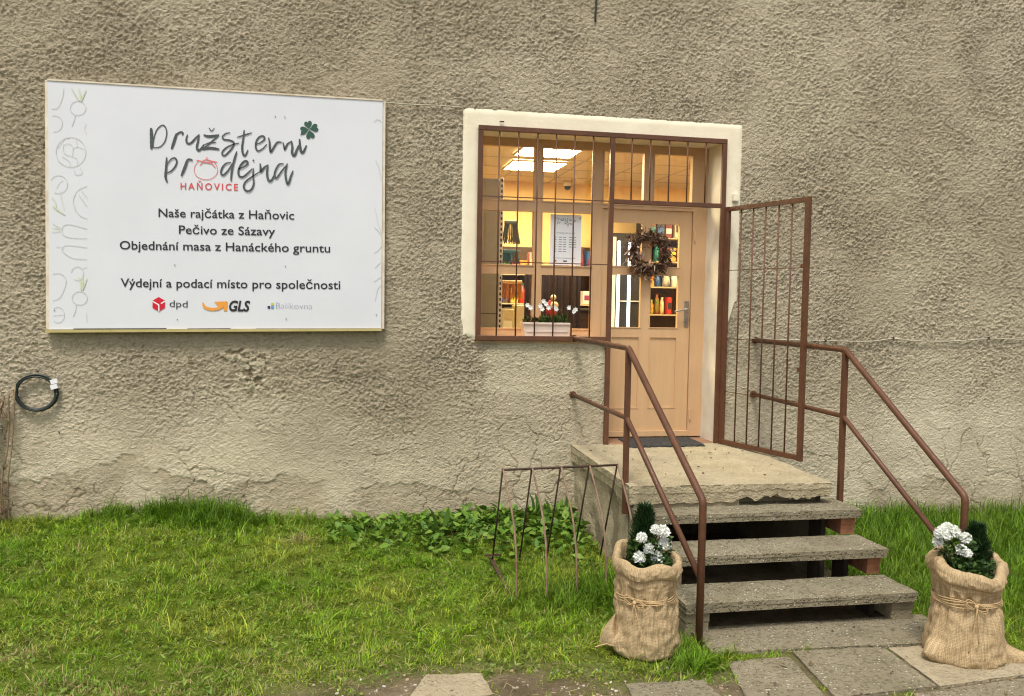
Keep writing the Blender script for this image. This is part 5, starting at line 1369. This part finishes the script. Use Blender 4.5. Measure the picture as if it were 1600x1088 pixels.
def blades(n, xr, yr, seed, keep=None, hscale=1.0, wide=1.0, lushonly=False):
    g = np.random.default_rng(seed)
    x = g.uniform(*xr, n); y = g.uniform(*yr, n)
    m = lawn_mask(x, y); tb = tuft_boost(x, y)
    cl = fbm(x*4.5, y*6, 44, 3)
    c2 = fbm(x*7, y*9, 45, 3)
    pr = np.clip(m*(.55+1.2*(cl+.25)+.8*c2), 0.06*m, 1)
    pr = np.maximum(pr, np.clip(tb, 0, 1))
    ok = (g.random(n) < pr) & ~blocked(x, y)
    if lushonly: ok &= (g.random(n) < np.clip(tb*1.1-.1, 0, 1))
    x, y, m, tb, cl = x[ok], y[ok], m[ok], tb[ok], cl[ok]; k = len(x)
    z = gz(x, y)-.008
    L = (.022+.042*g.random(k)**1.7)*(1+1.3*np.clip(cl, -.45, .6))*hscale; L = np.where(g.random(k) < .07, L*1.9, L)
    L = L*(.55+.45*m) + tb*(.02+.14*g.random(k)**1.4)
    L = np.where((x < -.2) & (y < -2.2), L*.8, L)
    az = 2*math.pi*(perlin(x*4.5, y*5.5, 51)*1.5+.25) + g.normal(0, .85, k)
    bend = np.clip(g.normal(1.08, .38, k)-.35*np.clip(tb, 0, 1.2), .1, 1.5)
    d = np.stack([np.cos(az), np.sin(az)], 1)
    w = (.0024+.0030*g.random(k))*wide*(1+.45*np.clip(tb, 0, 1))
    s = np.stack([-d[:, 1], d[:, 0]], 1); tw = g.normal(0, .7, k)[:, None]
    s3 = np.concatenate([s*np.cos(tw), np.sin(tw)*.3], 1)
    B = np.stack([x, y, z], 1)
    def pt(t):
        ang = bend*t
        hz = L*np.sin(ang*.9)*t*.95; vt = L*t*np.cos(ang*.75)
        p = B.copy(); p[:, :2] += d*hz[:, None]; p[:, 2] += np.maximum(vt, .004); return p
    p1, p2, p3 = pt(.4), pt(.75), pt(1.0)
    W = w[:, None]
    V = np.stack([B-s3*W*.5, B+s3*W*.5, p1-s3*W*.55, p1+s3*W*.55, p2-s3*W*.38, p2+s3*W*.38, p3], 1).reshape(-1, 3)
    o = np.arange(k)[:, None]*7
    Q = np.concatenate([o+np.array([[0, 1, 3, 2]]), o+np.array([[2, 3, 5, 4]])]); T = o+np.array([[4, 5, 6]])
    hue = np.clip(fbm(x*1.1, y*1.3, 61, 3)*1.4+.5+g.normal(0, .22, k), 0, .999)
    ci = GREENS[(hue*5).astype(int)]
    dark = np.array([(.14, .27, .018)]); c = ci*(1-np.clip(tb, 0, .85)[:, None]) + dark*np.clip(tb, 0, .85)[:, None]
    bright = g.random(k); c = c*(.42+.95*bright[:, None]**1.6)*(1+.35*np.clip(cl, -.8, .8)[:, None])
    dryp = np.exp(-(((x+1.9)/.3)**2+((y+2.2)/.14)**2))+np.exp(-(((x+.35)/.12)**2+((y+.55)/.1)**2))+.7*np.exp(-(((x+1.2)/.5)**2+((y+2.75)/.12)**2))
    dry = (g.random(k) < .05+.7*dryp+.22*np.clip(.9-m, 0, 1)+.16*sstep(-2.1, -2.7, y)*(x < .5)+.25*sstep(.2, .5, fbm(x*1.7, y*2.2, 47, 3))) & (tb < .3)
    c[dry] = np.array([.42, .35, .15])*(.6+.6*g.random((dry.sum(), 1)))
    return V, Q, T, np.repeat(c, 7, axis=0)
def merge(parts):
    V = []; Q = []; T = []; C = []; n = 0
    for v, q, t, c in parts: V.append(v); Q.append(q+n); T.append(t+n); C.append(c); n += len(v)
    return np.concatenate(V), [np.concatenate(Q), np.concatenate(T)], np.concatenate(C)
parts = [blades(310000, (-3.6, 2.3), (-3.7, -.02), 71), blades(50000, (3.5, 7.2), (-3.6, -.02), 72), blades(70000, (-2.6, 7.0), (-3.3, -.02), 73, lushonly=True), blades(9000, (1.9, 3.0), (-3.7, -2.75), 74), blades(30000, (-6, 8), (-5.2, -3.5), 75, wide=1.3)]
V, F, C = merge(parts)
gs = mesh_from('grass', V, F, MT['grass'], None, False, attrs={'tint': C}); tag(gs, 'uneven green lawn grass in front of the plaster wall', 'grass', kind='stuff')

# small clover-like leaves among the blades
items = []
g = np.random.default_rng(5)
for k in range(9000):
    x, y = g.uniform(-3.2, 2.2), g.uniform(-3.0, -.1)
    items.append((x, y))
xy = np.array(items); mk = (lawn_mask(xy[:, 0], xy[:, 1]) > .3) & ~blocked(xy[:, 0], xy[:, 1]) & (fbm(xy[:, 0]*2, xy[:, 1]*2.5, 88, 3)+.16*g.random(len(xy)) > .08)
items = []
for x, y in xy[mk]:
    b = np.array([x, y, float(gz(x, y))+g.uniform(.005, .03)]); a = g.uniform(0, 6.28); d = np.array([math.cos(a), math.sin(a), g.uniform(.1, .8)]); d /= np.linalg.norm(d)
    c = np.array([(.17, .27, .035), (.13, .23, .03), (.24, .32, .05)][g.integers(3)])*g.uniform(.7, 1.2)
    items.append((b, b+d*g.uniform(.018, .045), g.uniform(.008, .018), tuple(c), .1))
cv = bits_mesh('clover', items, MT['leaf']); tag(cv, 'small round clover leaves scattered through the lawn', 'clover', kind='stuff')
# broad leaf weeds along the wall foot
items = []
for k in range(1900):
    x = g.uniform(-.1, 2.02); y = -abs(g.normal(0, .48))-.03-.1*g.random()
    if y < -1.4+.5*(1.9-x)/1.8+.3*g.random() or blocked(np.array(x), np.array(y), .02) or (x < .6 and g.random() < .55): continue
    zb = float(gz(x, y)); hgt = g.uniform(.02, .15)*(1.15 if x > 1.0 else .8); a = g.uniform(0, 6.28); 
    b = np.array([x, y, zb+hgt*.55]); d = np.array([math.cos(a), math.sin(a)-.35, g.uniform(-.15, .75)]); d /= np.linalg.norm(d)
    L = g.uniform(.05, .115); c = np.array([(.105, .21, .022), (.15, .27, .035), (.07, .155, .018), (.20, .31, .045)][g.integers(4)])*g.uniform(.75, 1.2)
    items.append((b, b+d*L, L*g.uniform(.42, .6), tuple(c), g.uniform(.02, .16)))
for k in range(10):      # taller dock leaves
    x = [1.62, 1.65, 1.60, 1.78, 1.86, 1.90, .75, .80, .72, 1.5][k]; y = [-.25, -.3, -.28, -.2, -.3, -.22, -.5, -.48, -.55, -.35][k]
    b = np.array([x, y, float(gz(x, y))+.03]); d = np.array([g.normal(0, .4), g.normal(-.2, .3), 1.0]); d /= np.linalg.norm(d); L = g.uniform(.16, .26)
    items.append((b, b+d*L, L*.26, (.10, .19, .035), .1))
wd = bits_mesh('broadleaf_weeds', items, MT['leaf']); tag(wd, 'broad leaved weeds growing thickly at the wall foot behind the bicycle rack', 'weeds', kind='stuff')
m = MB()
for x, y, lx, ly in [(g.uniform(.1, 2.0), -g.uniform(.05, .9), 0, 0) for _ in range(160)]:
    z = float(gz(x, y)); m.tube([(x, y, z-.01), (x+g.normal(0, .02), y+g.normal(0, .02), z+g.uniform(.04, .12))], .0022, 4)
m2 = m.build('weed_stems', simple('weed stem', (.10, .12, .03), .8)); tag(m2, 'thin stems under the broad leaved weeds', 'weeds', kind='stuff')

# pebbles and crumbs on the bare soil, straw on the lawn edge
def scatter_stones(n, xr, yr, smin, smax, seed, keepf):
    gg = np.random.default_rng(seed); V = []; F = []; C = []
    t = (1+5**.5)/2; ico = np.array([(-1,t,0),(1,t,0),(-1,-t,0),(1,-t,0),(0,-1,t),(0,1,t),(0,-1,-t),(0,1,-t),(t,0,-1),(t,0,1),(-t,0,-1),(-t,0,1)], float); ico /= np.linalg.norm(ico[0])
    fi = np.array([(0,11,5),(0,5,1),(0,1,7),(0,7,10),(0,10,11),(1,5,9),(5,11,4),(11,10,2),(10,7,6),(7,1,8),(3,9,4),(3,4,2),(3,2,6),(3,6,8),(3,8,9),(4,9,5),(2,4,11),(6,2,10),(8,6,7),(9,8,1)])
    k = 0
    x = gg.uniform(*xr, n); y = gg.uniform(*yr, n); kp = keepf(x, y, gg)
    for a, b in zip(x[kp], y[kp]):
        s = smin+(smax-smin)*gg.random()**3; v = ico*(1+gg.normal(0, .18, (12, 1)))*np.array([1, gg.uniform(.6, 1), gg.uniform(.4, .7)])*s
        th = gg.uniform(0, 6.28); R = np.array([[math.cos(th), -math.sin(th), 0], [math.sin(th), math.cos(th), 0], [0, 0, 1]]); v = v@R.T
        V.append(v+np.array([a, b, float(gz(a, b))+s*.2])); F.append(fi+12*k); k += 1
        c = np.array([(.42, .36, .27), (.3, .24, .16), (.55, .5, .42), (.2, .15, .09), (.38, .27, .17)][gg.integers(5)])*gg.uniform(.7, 1.1); C.append(np.tile(c, (12, 1)))
    return np.concatenate(V), np.concatenate(F), np.concatenate(C)
V, F, C = scatter_stones(5200, (-2.9, 2.3), (-3.9, -2.35), .003, .014, 9, lambda x, y, q: (q.random(len(x)) > lawn_mask(x, y)*1.25) & ~blocked(x, y))
pb = mesh_from('pebbles', V, F, MT['twig'], None, False, attrs={'tint': C}); tag(pb, 'pebbles and gravel crumbs scattered over the bare soil', 'pebbles', kind='stuff')
items = []
for k in range(1500):
    x, y = g.uniform(-3.0, 2.2), g.uniform(-3.4, -1.2)
    if blocked(np.array(x), np.array(y)) or g.random() < .75*sstep(-2.6, -1.6, y): continue
    a = g.uniform(0, 6.28); b = np.array([x, y, float(gz(x, y))+g.uniform(.008, .03)]); d = np.array([math.cos(a), math.sin(a), g.normal(0, .18)])
    items.append((b, b+d*g.uniform(.03, .11), .003, tuple(np.array([.42, .34, .17])*g.uniform(.5, 1.1)), .12))
st = bits_mesh('dry_straw', items, MT['twig']); tag(st, 'dry yellow grass stalks lying on the lawn edge', 'straw', kind='stuff')

# crumbs of dead leaf on the landing, the paving and the lawn
items = []
for k in range(170):
    q = g.random()
    if q < .25: x, y, z = g.uniform(2.1, 3.5), g.uniform(-1.55, -.3), .792
    elif q < .5: x, y, z = g.uniform(2.2, 3.8), g.uniform(-3.6, -2.5), .022
    else:
        x, y = g.uniform(-2.8, 2.0), g.uniform(-3.2, -.6); z = float(gz(x, y))+.03
    a = g.uniform(0, 6.28); b = np.array([x, y, z]); d = np.array([math.cos(a), math.sin(a), g.uniform(-.05, .25)])
    items.append((b, b+d*g.uniform(.012, .04), g.uniform(.006, .02), tuple(np.array([(.14, .085, .04), (.09, .06, .035), (.26, .18, .08)][g.integers(3)])), .2))
ll = bits_mesh('leaf_litter', items, MT['twig']); tag(ll, 'small brown crumbs of dead leaf on the landing, paving and lawn', 'leaf litter', kind='stuff')
